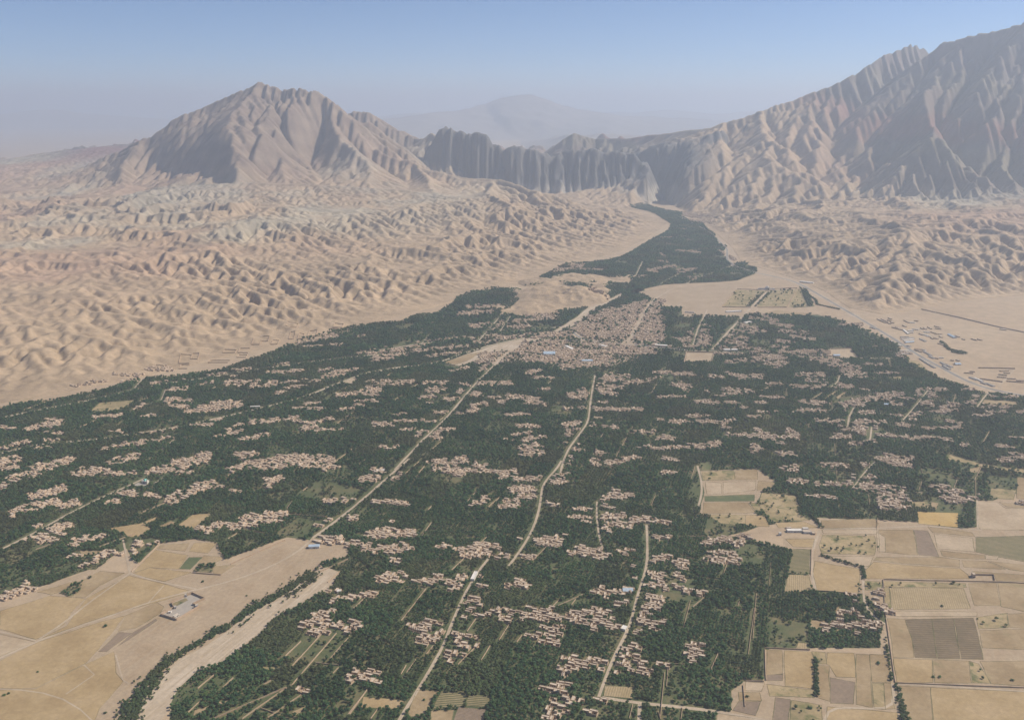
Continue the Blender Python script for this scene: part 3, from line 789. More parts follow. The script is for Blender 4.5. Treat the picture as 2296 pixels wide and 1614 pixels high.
# villages: capsules (x0 y0 x1 y1 half width) in crop pixels
VILLAGES = {
'g': '''1530 990 1620 990 6; 1680 920 1730 925 5; 1740 1010 1790 1010 5; 1650 1095 1840 1110 8; 1510 1110 1560 1140 8; 1510 1180 1590 1190 8; 1430 1250 1500 1270 10; 1310 1300 1400 1300 8; 1650 1250 1810 1240 8; 1750 1310 1870 1305 7; 1580 1040 1640 1045 5; 1280 1165 1300 1170 6; 1720 800 1960 840 16; 1760 850 1960 880 10; 2000 1100 2120 1160 12; 690 1240 1060 1250 8; 800 1220 900 1215 8; 1440 1480 1560 1490 8''',
'd': '''0 80 90 60 22; 0 120 100 100 10; 190 95 230 85 10; 210 110 400 60 20; 0 220 100 170 18; 60 160 210 140 16; 440 110 480 105 7; 420 140 600 120 18; 600 140 750 130 12; 520 115 600 115 14;
640 70 760 40 20; 840 130 980 100 22; 1010 80 1160 50 30; 950 130 1070 135 12; 1300 110 1390 95 18; 1340 40 1420 25 20; 1410 85 1560 70 20; 1560 50 1850 55 22; 1640 80 1870 90 22; 1700 60 1830 110 20; 1480 105 1600 100 14;
1500 190 1580 160 22; 1090 200 1190 185 14; 950 290 1060 250 20; 1060 240 1160 215 20; 1160 215 1250 215 8; 970 265 1050 240 14; 1290 235 1360 235 7; 190 265 350 225 22; 70 360 160 320 20; 160 320 330 295 18; 190 340 320 300 10;
345 325 420 300 18; 700 250 880 265 13; 640 240 740 235 12; 580 305 670 290 12; 290 450 390 430 18; 170 500 340 490 24; 210 430 260 440 14; 410 525 480 500 18; 480 500 590 490 16; 1130 450 1280 420 20; 1150 470 1180 465 8;
1310 435 1440 420 16; 1380 400 1560 380 26; 1420 370 1600 360 13; 750 530 890 525 12; 470 650 600 590 17; 600 580 750 575 12; 390 600 440 600 8; 0 830 140 780 24; 130 800 200 790 12;
1840 290 1920 285 17; 1970 285 2030 285 10; 2100 290 2296 310 14; 1790 430 1850 410 22; 1850 400 1990 390 16; 1780 505 1920 510 18; 2040 170 2240 150 20; 2110 120 2190 150 18; 1960 530 2060 530 15; 2080 480 2296 470 28;
2060 560 2296 550 26; 2200 620 2250 630 14; 2170 410 2220 405 5; 2130 730 2280 700 19; 1840 800 1920 790 12; 1950 840 2110 820 17; 1840 860 1910 840 15; 1760 930 1880 910 17; 1680 990 1830 960 19; 1830 1000 2010 990 21;
1720 1040 1830 1020 17; 1940 1020 1990 970 13; 1960 1300 2110 1260 23; 2000 1250 2060 1300 17; 1980 1290 2120 1290 17; 1680 1360 1760 1350 8''',
'e': '''470 75 650 65 22; 500 110 650 120 18; 580 130 640 140 13; 700 100 770 100 19; 690 120 930 130 10; 860 150 940 130 15; 910 170 1100 165 13; 930 220 1060 230 21; 960 260 1080 265 18; 930 290 960 300 13; 850 315 960 320 14; 880 290 900 300 12;
1110 150 1220 130 21; 1110 190 1220 180 18; 1200 100 1250 40 18; 1210 60 1240 0 16; 700 310 780 280 15; 1100 300 1160 320 17; 1390 20 1450 30 13; 1380 60 1410 85 15; 1440 80 1620 50 17; 980 20 1080 20 17; 1780 50 1840 60 11; 1770 130 1840 130 11;
1440 280 1500 250 19; 1500 270 1590 260 12; 1390 310 1480 330 15; 1260 335 1390 340 10; 1230 380 1400 385 10; 1390 380 1540 380 17; 1330 410 1400 410 11; 1410 420 1470 460 15; 1470 420 1600 430 15; 1610 400 1700 395 15; 1700 410 1800 415 12; 1690 500 1850 490 13;
1030 400 1060 420 12; 940 505 1010 500 8; 1060 500 1220 500 13; 1070 520 1190 530 17; 1140 545 1180 545 8; 500 545 570 550 10; 570 555 680 560 12; 680 550 840 550 18; 640 590 820 590 20; 740 530 790 540 12; 820 600 1020 600 17; 900 630 1000 610 13;
1250 580 1330 550 20; 1330 580 1420 570 21; 1400 610 1480 600 18; 1490 580 1590 570 15; 2010 520 2170 510 17; 2110 490 2160 500 12; 2190 520 2240 500 23; 2020 570 2180 590 13; 2040 620 2170 630 21; 1700 620 1800 610 17; 1800 610 1890 640 15; 1840 660 1900 660 17;
1580 655 1680 655 6; 1690 700 1740 720 21; 1740 710 1890 705 11; 1830 725 1880 725 8; 1590 730 1640 740 13; 1660 760 1780 770 21; 1840 760 1900 800 15; 1880 790 2000 805 13; 1390 800 1500 800 21; 1500 790 1610 800 18; 1440 820 1540 830 17; 1510 860 1590 870 18;
1640 830 1740 850 26; 1620 890 1740 890 21; 1620 930 1700 940 21; 1610 980 1770 980 21; 1580 1000 1640 1020 17; 1700 1000 1750 1010 15; 190 720 300 710 17; 170 740 310 740 11; 290 740 430 740 8; 450 740 580 745 17; 480 720 510 720 12; 590 780 700 760 17; 630 720 720 720 17;
690 770 760 770 10; 910 770 1010 770 17; 930 740 1000 750 15; 640 850 730 860 21; 640 890 720 895 15; 640 935 810 935 11; 810 910 940 905 15; 850 950 960 940 18; 970 910 1130 910 20; 980 940 1270 950 17; 1160 930 1280 930 13; 1280 920 1460 920 20; 1280 970 1440 970 18;
1330 990 1380 1000 13; 1440 960 1580 960 13; 1450 1000 1560 1010 17; 1080 1000 1200 1000 15; 1030 1050 1110 1050 17; 1120 1050 1190 1040 17; 1110 1090 1170 1080 18; 340 1000 450 1010 17; 430 970 570 970 22; 400 1040 560 1040 24; 390 1080 530 1070 18; 520 945 580 950 11;
570 1040 720 1060 18; 560 1080 680 1090 18; 620 1110 740 1100 13; 510 1150 640 1150 18; 510 1190 580 1180 13; 1540 1110 1620 1100 22; 1510 1150 1660 1150 20; 1540 1200 1650 1190 20; 1570 1240 1700 1250 13; 1630 1220 1660 1250 13; 1210 1175 1300 1180 15; 1240 1210 1330 1210 17;
1290 1190 1460 1190 17; 1200 1250 1280 1240 17; 1180 1275 1220 1270 10; 1340 1220 1440 1230 11; 1480 1240 1520 1255 10; 1370 1305 1430 1305 10; 1910 1110 1990 1100 18; 1910 1150 1980 1150 18; 1910 1190 1980 1190 15; 1730 1215 1800 1210 10; 1100 1350 1250 1350 18; 1180 1330 1240 1330 17;
1170 1390 1230 1390 18; 1160 1430 1230 1440 17; 1120 1470 1220 1480 21; 1090 1500 1150 1510 15; 1260 1410 1310 1410 13; 1330 1400 1450 1405 13; 1290 1470 1380 1490 15''',
'f': '''760 30 830 30 14; 770 120 850 110 15; 820 190 900 200 15; 1000 95 1160 95 14; 1080 80 1120 90 10; 1250 90 1330 70 15; 1330 60 1540 60 15; 1400 80 1540 100 15; 1380 35 1430 50 12; 1240 110 1310 100 8; 1200 170 1300 170 19; 1170 195 1290 200 17; 1200 230 1300 235 17;
980 205 1160 215 14; 890 280 1030 275 10; 1020 285 1080 295 7; 1300 230 1480 235 13; 1330 270 1500 270 19; 1350 310 1500 310 21; 1360 350 1500 345 17; 1660 225 1760 225 14; 1700 250 1830 255 14; 1720 285 1900 290 15; 1760 310 1910 310 12; 2070 65 2200 55 17; 2150 30 2200 30 12;
1930 270 1950 275 6; 1180 890 1230 900 19; 1150 870 1180 875 7; 1260 855 1360 855 12; 1270 890 1360 890 14; 1290 930 1370 930 16; 1320 965 1370 965 12; 1400 970 1440 970 12; 1100 975 1190 980 15; 1030 1055 1110 1050 16; 1110 1040 1200 1030 16; 1130 1050 1240 1050 21;
1240 1020 1330 1040 19; 1250 1060 1330 1060 14; 970 1080 1020 1085 7; 1220 1097 1280 1097 5; 2170 320 2260 320 7''',
'c': '''1150 600 1290 595 10; 1520 780 1650 760 12; 1480 800 1560 800 7; 580 530 640 520 7; 600 560 760 570 12; 690 540 740 590 14; 760 600 850 610 12; 780 640 940 650 14; 860 670 990 690 12; 760 700 860 710 12; 740 735 830 740 8; 530 600 640 620 12; 500 640 690 640 12; 440 660 570 690 16;
440 700 570 720 14; 410 740 560 740 10; 180 690 330 700 18; 250 630 330 640 12; 120 680 180 685 7; 290 600 350 610 7; 190 730 350 720 14; 230 650 340 680 14; 0 730 110 740 10; 110 745 200 745 8; 560 740 700 755 10; 600 770 740 780 14; 620 810 800 800 19; 700 840 800 840 16; 740 860 780 860 10;
780 765 960 775 12; 900 760 1070 770 14; 900 790 1090 800 12; 380 770 540 780 12; 460 830 560 820 12; 980 810 1150 830 16; 1050 830 1130 850 14; 1150 840 1260 870 19; 1160 880 1280 890 17; 1180 910 1310 920 14; 1250 890 1310 910 12; 1310 845 1430 845 7; 1370 900 1520 900 7;
900 910 1040 910 16; 940 940 1050 950 12; 840 980 1010 985 10; 1010 990 1080 970 10; 1080 975 1230 985 12; 1130 960 1200 985 10; 1290 1000 1320 1000 10; 430 1000 600 1010 12; 430 1030 540 1025 8; 540 920 660 920 14; 350 920 420 925 10; 460 900 550 930 12; 380 1040 440 1045 5;
0 890 90 890 12; 130 905 260 905 12; 0 925 30 925 8; 110 970 220 980 12; 150 960 200 1010 12; 20 1048 190 1042 7; 700 965 800 970 7; 650 1045 800 1050 7; 620 1080 690 1080 8; 640 1140 750 1135 7; 580 1170 660 1170 7; 260 1075 390 1085 12; 440 1080 510 1085 10; 520 1110 580 1115 7; 320 1010 340 1015 7;
900 1075 1070 1080 10; 950 1090 1040 1095 7; 880 1140 930 1145 8; 900 1130 1060 1130 8; 1160 1090 1290 1090 18; 1240 1070 1370 1060 18; 1200 1110 1260 1110 8; 1390 1040 1530 1035 18; 1420 1055 1480 1060 12; 1480 1090 1530 1095 12; 1630 1010 1800 1000 14; 1640 1040 1740 1040 12; 1650 1080 1720 1090 18;
1560 1060 1640 1060 8; 1740 1010 1810 1000 12; 1790 1110 1890 1100 12; 1730 1135 1870 1135 10; 1830 1080 1870 1090 8; 1940 1080 2040 1080 12; 1980 1110 2040 1110 8; 1980 1040 2070 1045 8; 2080 1110 2200 1110 10; 2060 1140 2180 1140 8; 1980 1165 2100 1160 8; 1920 1000 1980 1000 8; 2070 1040 2260 1050 8;
2260 1140 2330 1140 12; 1480 1160 1540 1165 8; 1560 1160 1650 1150 12; 1540 1180 1620 1190 8; 1510 1220 1590 1225 12; 1190 1150 1360 1140 12; 1180 1200 1330 1200 14; 1250 1210 1430 1200 12; 1190 1240 1240 1250 12; 1250 1240 1370 1240 14; 1110 1300 1200 1300 12; 1140 1280 1210 1290 14; 1270 1270 1360 1280 14;
1220 1335 1300 1335 12; 1300 1320 1370 1320 12; 1020 1195 1160 1200 12; 1150 1220 1200 1260 10; 1370 1280 1480 1285 10; 1480 1290 1650 1300 10; 1580 1310 1640 1310 8; 1660 1295 1840 1315 8; 1670 1240 1810 1240 8; 1800 1195 1900 1205 8; 1830 1240 1900 1235 8; 1900 1345 1950 1350 10; 2140 1355 2210 1360 12; 2200 1295 2280 1300 5;
460 1280 600 1285 12; 600 1290 890 1300 14; 640 1250 710 1290 16; 830 1260 890 1280 16; 620 1350 660 1380 17; 600 1380 650 1390 10; 650 1300 750 1310 12; 770 1340 800 1335 7; 770 1395 860 1405 12; 790 1490 880 1500 12; 100 1200 220 1200 12; 20 1190 70 1190 8; 220 1165 330 1170 12; 280 1200 450 1210 12; 430 1190 510 1190 8; 420 1230 460 1240 10;
190 1360 400 1340 16; 340 1330 380 1350 13; 10 1370 160 1355 10; 30 1300 110 1310 17; 2150 1440 2290 1430 16; 2210 1400 2290 1400 10''',
'b': '''560 440 740 435 12; 520 480 640 470 15; 640 470 700 465 10; 580 550 720 540 15; 720 530 880 520 14; 870 490 1060 470 10; 760 560 900 545 10; 700 565 760 570 8; 900 510 1050 500 15; 280 640 560 610 8; 0 690 350 650 10; 240 690 560 660 10; 600 640 740 635 12; 570 620 740 600 8; 320 720 560 690 8;
0 860 260 860 8; 140 870 240 860 12; 0 900 80 880 14; 10 930 60 930 12; 320 870 430 865 12; 340 910 420 900 14; 290 950 370 940 8; 340 980 370 980 7; 430 965 530 950 13; 520 920 620 930 16; 520 875 600 880 7; 600 870 800 870 12; 690 880 790 870 8; 590 995 660 985 13; 560 1030 630 1020 12; 370 1030 520 1040 8; 150 1050 200 1040 8; 330 1085 400 1080 10;
680 950 740 945 7; 740 980 800 950 13; 790 940 900 960 15; 890 980 990 985 13; 900 960 950 960 12; 760 1050 910 1040 7; 900 810 960 800 12; 940 840 1040 840 8; 960 900 1020 905 7; 1140 940 1260 940 17; 1190 910 1250 920 12; 1260 870 1350 850 17; 1300 900 1420 890 15; 1340 830 1400 830 15; 1320 920 1380 930 12; 1440 870 1600 850 12; 1380 850 1460 830 12;
1110 1010 1250 1005 8; 1270 1015 1400 1015 10; 1400 1020 1530 1015 10; 1300 980 1350 980 7; 1110 1105 1240 1090 15; 1130 1140 1200 1140 15; 1250 1065 1300 1065 7; 1120 1160 1180 1150 8; 840 1110 960 1110 13; 820 1160 910 1150 12; 920 1170 980 1170 13; 850 1190 930 1190 10; 850 1230 960 1220 15; 770 1185 850 1190 5;
280 1150 400 1150 15; 390 1130 480 1130 10; 330 1170 400 1180 8; 50 1235 180 1230 13; 40 1100 130 1100 12; 130 1085 320 1080 7; 170 1135 250 1130 7; 1080 1240 1190 1240 13; 1100 1210 1190 1210 8; 1330 1120 1390 1120 12; 1240 1110 1280 1105 5; 1490 1140 1600 1140 10; 1520 1220 1600 1230 8;
1050 240 1200 215 8; 1130 210 1210 205 7; 1200 230 1310 232 4; 1580 235 1720 210 8; 1500 270 1560 265 4; 1740 250 1830 230 7; 1800 290 1890 270 5; 1640 190 1680 180 5; 1740 130 1860 120 3; 1480 430 1560 415 12; 1560 420 1650 410 12; 1100 775 1360 745 18; 640 790 740 750 16; 470 800 560 780 8; 700 770 800 720 12;
1150 585 1640 610 26; 1180 550 1640 560 26; 1260 505 1640 510 24; 1330 470 1620 460 22; 1440 440 1620 430 14; 1220 650 1600 680 16; 880 650 1100 650 20; 860 690 1160 680 24; 900 725 1180 720 26; 1150 730 1340 735 22; 1080 700 1280 700 14; 1300 690 1610 700 12; 1340 470 1380 460 14; 640 710 860 690 14; 600 750 700 735 12; 900 600 1130 590 14; 720 620 880 600 10''',
'a': '''840 790 960 790 12; 400 890 500 870 8; 500 865 600 855 7; 640 820 800 825 8; 680 860 760 850 7; 1660 650 1870 610 9; 1820 600 1900 600 11; 1700 665 1930 650 5; 2000 610 2050 600 7; 1170 830 1310 805 7; 1310 800 1400 790 9; 1290 835 1340 830 5; 840 870 1100 845 6; 1280 870 1440 865 17; 1100 880 1190 865 7; 1420 890 1540 870 14; 1340 880 1420 880 12;
1510 810 1690 795 10; 1560 770 1620 760 10; 1800 800 1850 790 10; 1820 830 1920 810 17; 1920 800 2000 790 8; 1740 860 1790 855 7; 1570 870 1720 850 5; 1650 885 1710 880 8; 1550 925 1600 915 8; 1600 900 1680 890 7; 930 905 1040 895 12; 900 960 1060 970 14; 960 990 1060 1010 12; 1050 1030 1180 1020 12; 1140 1010 1340 990 19; 1190 985 1300 975 12;
530 1060 690 1050 9; 810 1055 870 1048 7; 760 1010 810 990 9; 150 1130 340 1080 17; 240 1110 340 1100 14; 210 1150 350 1150 7; 260 1080 340 1075 10; 0 1115 80 1120 9; 780 1150 980 1120 7; 1030 1105 1190 1100 9; 1190 1085 1250 1065 7; 500 1185 640 1165 5; 620 1140 680 1140 7; 260 1195 330 1190 10; 210 1235 290 1230 7; 70 1220 170 1195 10; 0 1230 70 1230 9;
550 1245 610 1235 9; 640 1220 690 1220 7; 690 1215 800 1200 14; 860 1190 960 1175 9; 1410 1085 1560 1075 12; 1320 1110 1360 1100 7; 1270 1130 1300 1130 5; 1280 1150 1360 1140 12; 1350 1190 1510 1155 10; 1210 1165 1250 1165 5; 1600 1070 1660 1060 10; 1650 1080 1730 1090 10; 1650 1010 1700 1005 9; 1710 985 1810 975 5; 1740 1010 1810 1015 10; 1890 940 2040 920 12; 2040 910 2140 900 14; 2040 930 2100 935 9;
1700 1120 1770 1110 12; 1770 1135 1920 1130 7; 1750 1090 1880 1065 7; 1910 1020 1980 1010 7; 1990 970 2110 970 9; 2000 990 2060 995 7; 2000 700 2296 680 8; 2060 690 2180 670 7; 2100 720 2296 705 8; 2080 740 2200 730 7'''}

# mud walls between the orchards that show as thin pale lines
WALLS = polys('''
d: 1200 1510 1640 1320
d: 1640 1320 1890 1030
d: 1360 1510 1610 1335
d: 1505 1505 1690 1375
d: 1590 1170 1690 1075
d: 1640 1215 1820 1020
d: 1110 1340 1200 1265
d: 1250 1335 1310 1280
d: 1480 1320 1522 1295
d: 1960 1490 2060 1350
d: 1296 642 1600 507
d: 740 684 890 532
d: 790 355 950 290
d: 1270 152 1350 112
d: 200 560 290 530
d: 1840 745 1910 682
d: 1790 688 1960 612
d: 1986 890 2050 830
d: 1856 1268 1900 1222
d: 1770 1197 1900 1210
d: 1460 1450 1540 1478
d: 1610 330 1640 290
d: 1700 230 1725 212
d: 1280 500 1330 470
d: 1600 362 1830 378
d: 560 545 760 470
d: 1080 690 1240 702
e: 415 485 470 410
e: 300 960 440 780
e: 580 680 780 490
e: 400 130 430 95
e: 670 1020 720 950
e: 850 1070 920 960
e: 950 1080 980 1040
e: 620 1205 740 1085
e: 750 1180 800 1100
e: 300 1260 330 1210
e: 1175 880 1320 812
e: 1250 880 1280 840
e: 1800 1200 1890 1208
e: 1790 1330 1800 1220
e: 2250 1150 2285 890
e: 1755 1500 1780 1250
e: 0 1490 110 1350
e: 130 1510 170 1455
e: 1030 630 1130 530
e: 1580 1515 1600 1430
e: 1870 1515 1880 1445
e: 1745 1470 1760 1520
e: 2220 1320 2230 1440
e: 450 340 470 318
e: 30 890 60 870
e: 1880 600 2010 632
e: 1180 185 1320 178
e: 1770 800 1790 790
e: 790 320 850 270
e: 440 1150 480 1100
e: 1150 880 1210 820
e: 1860 490 2000 488
e: 2190 880 2200 850
f: 340 1310 380 1220
f: 410 750 450 640
f: 590 1130 610 860
f: 230 940 300 880
f: 1330 468 1335 410
f: 1385 1010 1440 1390
f: 660 1185 930 1196
f: 660 1190 668 1378
f: 1370 776 2040 790
f: 2040 790 2260 800
f: 1368 776 1384 1000
f: 940 592 935 745
f: 970 842 1240 862
f: 1450 1394 2240 1424
f: 545 1380 655 1386
f: 1580 250 1600 190
f: 1790 230 1810 180
f: 1915 180 1960 95
f: 1922 300 1920 180
c: 510 376 422 484
c: 422 486 600 488
c: 640 488 820 488
c: 888 370 824 486
c: 515 374 660 380
c: 740 372 888 368
c: 1080 800 1092 744
c: 1092 744 1222 742
c: 200 764 370 768
c: 370 768 356 824
c: 200 764 184 826
c: 1350 735 1500 710
c: 1250 745 1390 735
c: 980 1058 1040 1020
c: 660 1010 740 968
c: 2040 1330 2080 1260
c: 1855 1080 1870 1030
''')
# ------------------------------------------------------------------ ground sheets: orchard floor, riverbed, fields, roads
def soil(name, stops, grain=0.5, stripe=None, green=None, rot=-0.31, flow=None):
    m = mat(name); g = NG(m); p_ = g.pos()
    n1 = g.noise(1 / 60.0, 5, 0.6, p_); n2 = g.noise(1 / 7.0, 5, 0.65, p_); n3 = g.noise(1 / 1.3, 3, 0.6, p_)
    c = g.ramp(n1, [(.5 + (p - .5) * .55, k) for p, k in stops])
    if green:
        k = g.ramp(g.noise(1 / green[1], 5, 0.62, p_, 0.6), [(green[2], (0, 0, 0)), (green[2] + .16, (1, 1, 1))])
        c = g.mix(k, c, green[0])
    hgt = n2
    if flow:                                                   # streaks drawn out along the old current
        fl = g.noise(1.0, 5, 0.62, g.scaled(p_, 120.0, 9.0, 1, flow[0]), 0.9)
        c = g.mix(g.ramp(fl, [(.42, (0, 0, 0)), (.6, (1, 1, 1))]), c, flow[1])
        hgt = g.math('ADD', n2, fl)
    if stripe:
        w = g.n('ShaderNodeTexWave'); w.wave_type = 'BANDS'; w.bands_direction = 'Y'
        w.inputs['Scale'].default_value = 1 / stripe[0]; w.inputs['Distortion'].default_value = 1.2
        w.inputs['Detail'].default_value = 2; w.inputs['Detail Scale'].default_value = 0.4
        g.l(g.scaled(p_, 1, 1, 1, rot), w.inputs['Vector'])
        c = g.mix(g.math('MULTIPLY', w.outputs['Fac'], stripe[2]), c, stripe[1])
        hgt = g.math('ADD', n2, g.math('MULTIPLY', w.outputs['Fac'], 0.8))
    c = g.mix(grain, c, g.ramp(n2, [(0.3, (.37, .37, .38)), (0.7, (.63, .62, .61))]), 'OVERLAY')
    c = g.mix(grain * .7, c, g.ramp(n3, [(0.3, (.4, .4, .4)), (0.7, (.6, .6, .6))]), 'OVERLAY')
    g.color(c); g.bump(hgt, 0.35, 0.7)
    return m

SOIL = {
    'tan': soil('dry_field', [(.3, (.275, .205, .12)), (.5, (.315, .24, .145)), (.7, (.355, .275, .173))], green=((.22, .20, .10), 45., .60)),
    'ochre': soil('stubble_field', [(.3, (.325, .24, .132)), (.5, (.365, .275, .155)), (.7, (.395, .30, .178))], green=((.33, .25, .14), 40., .62)),
    'gold': soil('ripe_field', [(.3, (.42, .29, .12)), (.6, (.46, .335, .15)), (.8, (.47, .36, .18))]),
    'pale': soil('bare_field', [(.3, (.37, .29, .20)), (.5, (.40, .32, .225)), (.7, (.44, .355, .255))]),
    'weedy': soil('weedy_field', [(.3, (.27, .22, .125)), (.5, (.34, .27, .155)), (.7, (.38, .30, .18))], green=((.125, .14, .06), 22., .50)),
    'green': soil('clover_field', [(.3, (.095, .12, .06)), (.5, (.12, .14, .07)), (.7, (.18, .175, .09))]),
    'scrub': soil('scrub_field', [(.3, (.20, .17, .10)), (.5, (.25, .21, .12)), (.7, (.30, .25, .15))], green=((.085, .105, .045), 14., .46)),
    'plough': soil('ploughed_field', [(.3, (.225, .175, .13)), (.5, (.25, .195, .145)), (.7, (.275, .215, .16))], stripe=(9., (.20, .155, .115), .5)),
    'dark': soil('dark_ploughed_field', [(.3, (.175, .14, .09)), (.5, (.20, .155, .10)), (.7, (.23, .18, .12))], stripe=(16., (.14, .115, .075), .7), rot=0.05),
    'furrow': soil('furrowed_field', [(.3, (.33, .26, .155)), (.5, (.37, .29, .18)), (.7, (.40, .315, .2))], stripe=(11., (.26, .215, .12), .6), rot=1.27),
    'vines': soil('vine_rows', [(.3, (.26, .215, .13)), (.5, (.29, .24, .145)), (.7, (.31, .25, .155))], stripe=(15., (.095, .105, .05), .95), rot=0.12),
}
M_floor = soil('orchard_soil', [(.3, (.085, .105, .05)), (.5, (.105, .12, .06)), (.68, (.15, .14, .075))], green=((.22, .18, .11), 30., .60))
M_gravel = soil('gravel', [(.3, (.44, .365, .28)), (.5, (.475, .40, .31)), (.7, (.51, .435, .345))], flow=(1.18, (.40, .325, .235)))
M_plain = soil('stony_plain', [(.3, (.335, .255, .17)), (.5, (.375, .29, .20)), (.7, (.41, .325, .228))], green=((.30, .25, .165), 18., .60), flow=(1.18, (.365, .29, .205)))
M_track = soil('beaten_earth', [(.3, (.38, .31, .23)), (.6, (.45, .375, .285))], grain=.4)
M_tarmac = soil('tarmac', [(.3, (.20, .195, .19)), (.6, (.24, .235, .225))], grain=.4)
M_bund = soil('grassy_bund', [(.3, (.12, .12, .06)), (.5, (.19, .17, .095)), (.7, (.29, .24, .15))])
M_dirt = soil('yard_dirt', [(.3, (.34, .265, .19)), (.6, (.41, .33, .245))], grain=.4)

def fray(P, step, amp, seed=0):                                # hand-drawn edges: split long sides and let them wander a little
    P = np.asarray(P, float); out = []
    for i in range(len(P)):
        a, b_ = P[i], P[(i + 1) % len(P)]
        n = max(1, int(np.hypot(*(b_ - a)) / step))
        for k in range(n): out.append(a + (b_ - a) * k / n)
    out = np.array(out)
    d = np.stack([fbm(out[:, 0], out[:, 1], step * 2.1, 2, 401 + seed), fbm(out[:, 0], out[:, 1], step * 2.1, 2, 402 + seed)], 1)
    return out + d * amp

def sheet(name, P, z, m, parent=None):
    v = [(x, y, z) for x, y in P]
    a = sum(P[i][0] * P[(i + 1) % len(P)][1] - P[(i + 1) % len(P)][0] * P[i][1] for i in range(len(P)))
    f = list(range(len(v)))
    return link(name, v, [f if a > 0 else f[::-1]], m, parent)

Z_FLOOR, Z_BARE, Z_RIVER, Z_FIELD, Z_ROAD = 0.05, 0.10, 0.135, 0.16, 0.22
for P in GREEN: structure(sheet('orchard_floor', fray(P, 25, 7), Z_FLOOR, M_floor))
for k, P in enumerate(BARE): structure(sheet('gravel_plain', fray(P, 22, 3.0), Z_BARE + 0.002 * k, M_plain))
RIVER = trg('d', pts('1780 672 1840 660 1905 682 1870 758 1690 866 1570 915 1450 1045 1310 1145 1245 1196 1110 1238 1000 1338 960 1418 880 1560 700 1560 760 1480 830 1350 930 1240 1000 1172 1150 1102 1300 1002 1420 902 1580 822 1700 742'))
TOWN = [trg('b', pts('640 765 700 690 880 645 1110 575 1280 478 1400 448 1500 405 1640 405 1650 620 1605 700 1350 775 1100 772 900 745'))]
for P in TOWN: structure(sheet('town_ground', fray(P, 20, 5), 0.075, M_dirt))
structure(sheet('dry_riverbed', fray(RIVER, 16, 2.5), Z_RIVER, M_gravel))
WASH = trg('b', pts('430 750 560 700 700 655 850 620 1000 595 1075 555 1170 495 1230 445 1330 410 1420 360 1430 375 1340 425 1260 460 1190 520 1100 570 1060 590 900 640 830 680 700 690 640 730 520 770'))
structure(sheet('dry_riverbed', fray(WASH, 16, 3), Z_RIVER, M_gravel))

def strip(P, w, z, wob=0.0, seed=0):
    P = np.asarray(P, float)
    q = [P[0]]
    for a, b_ in zip(P[:-1], P[1:]):
        n = max(1, int(np.hypot(*(b_ - a)) / 25))
        for k in range(1, n + 1): q.append(a + (b_ - a) * k / n)
    q = np.array(q)
    if len(q) > 4:
        for _ in range(3): q[1:-1] = (q[:-2] + 2 * q[1:-1] + q[2:]) / 4
    t = np.gradient(q, axis=0); t /= np.linalg.norm(t, axis=1, keepdims=True) + 1e-9
    n = np.stack([-t[:, 1], t[:, 0]], 1)
    ww = w / 2 * (1 + wob * fbm(q[:, 0], q[:, 1], 40, 2, 411 + seed))
    L, R_ = q + n * ww[:, None], q - n * ww[:, None]
    return q, L, R_

ROADLINES = []
for k, (h, b_) in enumerate(ROADS):
    P = trg(h[0], pts(b_)); w = float(h[2]) * .70
    q, L, R_ = strip(P, w, 0, 0.25, k)
    z = Z_ROAD + 0.002 * k
    v = [(x, y, z) for x, y in R_] + [(x, y, z) for x, y in L]; n = len(q)
    f = [(i, i + 1, n + i + 1, n + i) for i in range(n - 1)]
    m = M_tarmac if h[1] == 'tarmac' else M_gravel if h[1] == 'wash' else M_track
    nm = {'tarmac': 'road', 'wash': 'dry_riverbed', 'path': 'path'}.get(h[1], 'road')
    structure(link(nm, v, f, m))
    ROADLINES.append((q, w))
    if h[1] == 'tarmac':                                       # dusty shoulders either side
        q2, L, R_ = strip(P, w * 2.4, 0, 0.5, k + 90)
        v = [(x, y, Z_ROAD - .03) for x, y in R_] + [(x, y, Z_ROAD - .03) for x, y in L]; n = len(q2)
        structure(link('road_shoulder', v, [(i, i + 1, n + i + 1, n + i) for i in range(n - 1)], M_track))

FIELD_POLYS = []
for k, (h, b_) in enumerate(FIELDS):
    P = trg(h[0], pts(b_))
    P = fray(P, 14, 1.6, k)
    fo = structure(sheet('field', P, Z_FIELD + 0.002 * (k % 24), SOIL[h[1]]))
    FIELD_POLYS.append((h[1], P))
    if np.mean(P[:, 1]) < 3000:                                # a low earth bund round each field
        n = len(P); t = np.roll(P, -1, 0) - np.roll(P, 1, 0); t /= np.linalg.norm(t, axis=1, keepdims=True) + 1e-9
        nn = np.stack([-t[:, 1], t[:, 0]], 1)
        wv = (0.35 if h[0] == 'd' else 0.6) + 0.3 * fbm(P[:, 0], P[:, 1], 30, 2, 421)
        v = [(*(p - nn[i] * wv[i]), .1) for i, p in enumerate(P)] + [(*p, .45 + .2 * fbm(p[0], p[1], 12., 2, 423)) for p in P] + [(*(p + nn[i] * wv[i]), .1) for i, p in enumerate(P)]
        f = []
        for i in range(n):
            j = (i + 1) % n
            f += [(i, j, n + j, n + i), (n + i, n + j, 2 * n + j, 2 * n + i)]
        link('bund', v, f, M_bund, fo)
# ------------------------------------------------------------------ mud houses of the villages
HEAD = math.radians(18)                                        # the walls and lanes all run about this way
ex = np.array([math.cos(HEAD), -math.sin(HEAD)]); ey = np.array([math.sin(HEAD), math.cos(HEAD)])

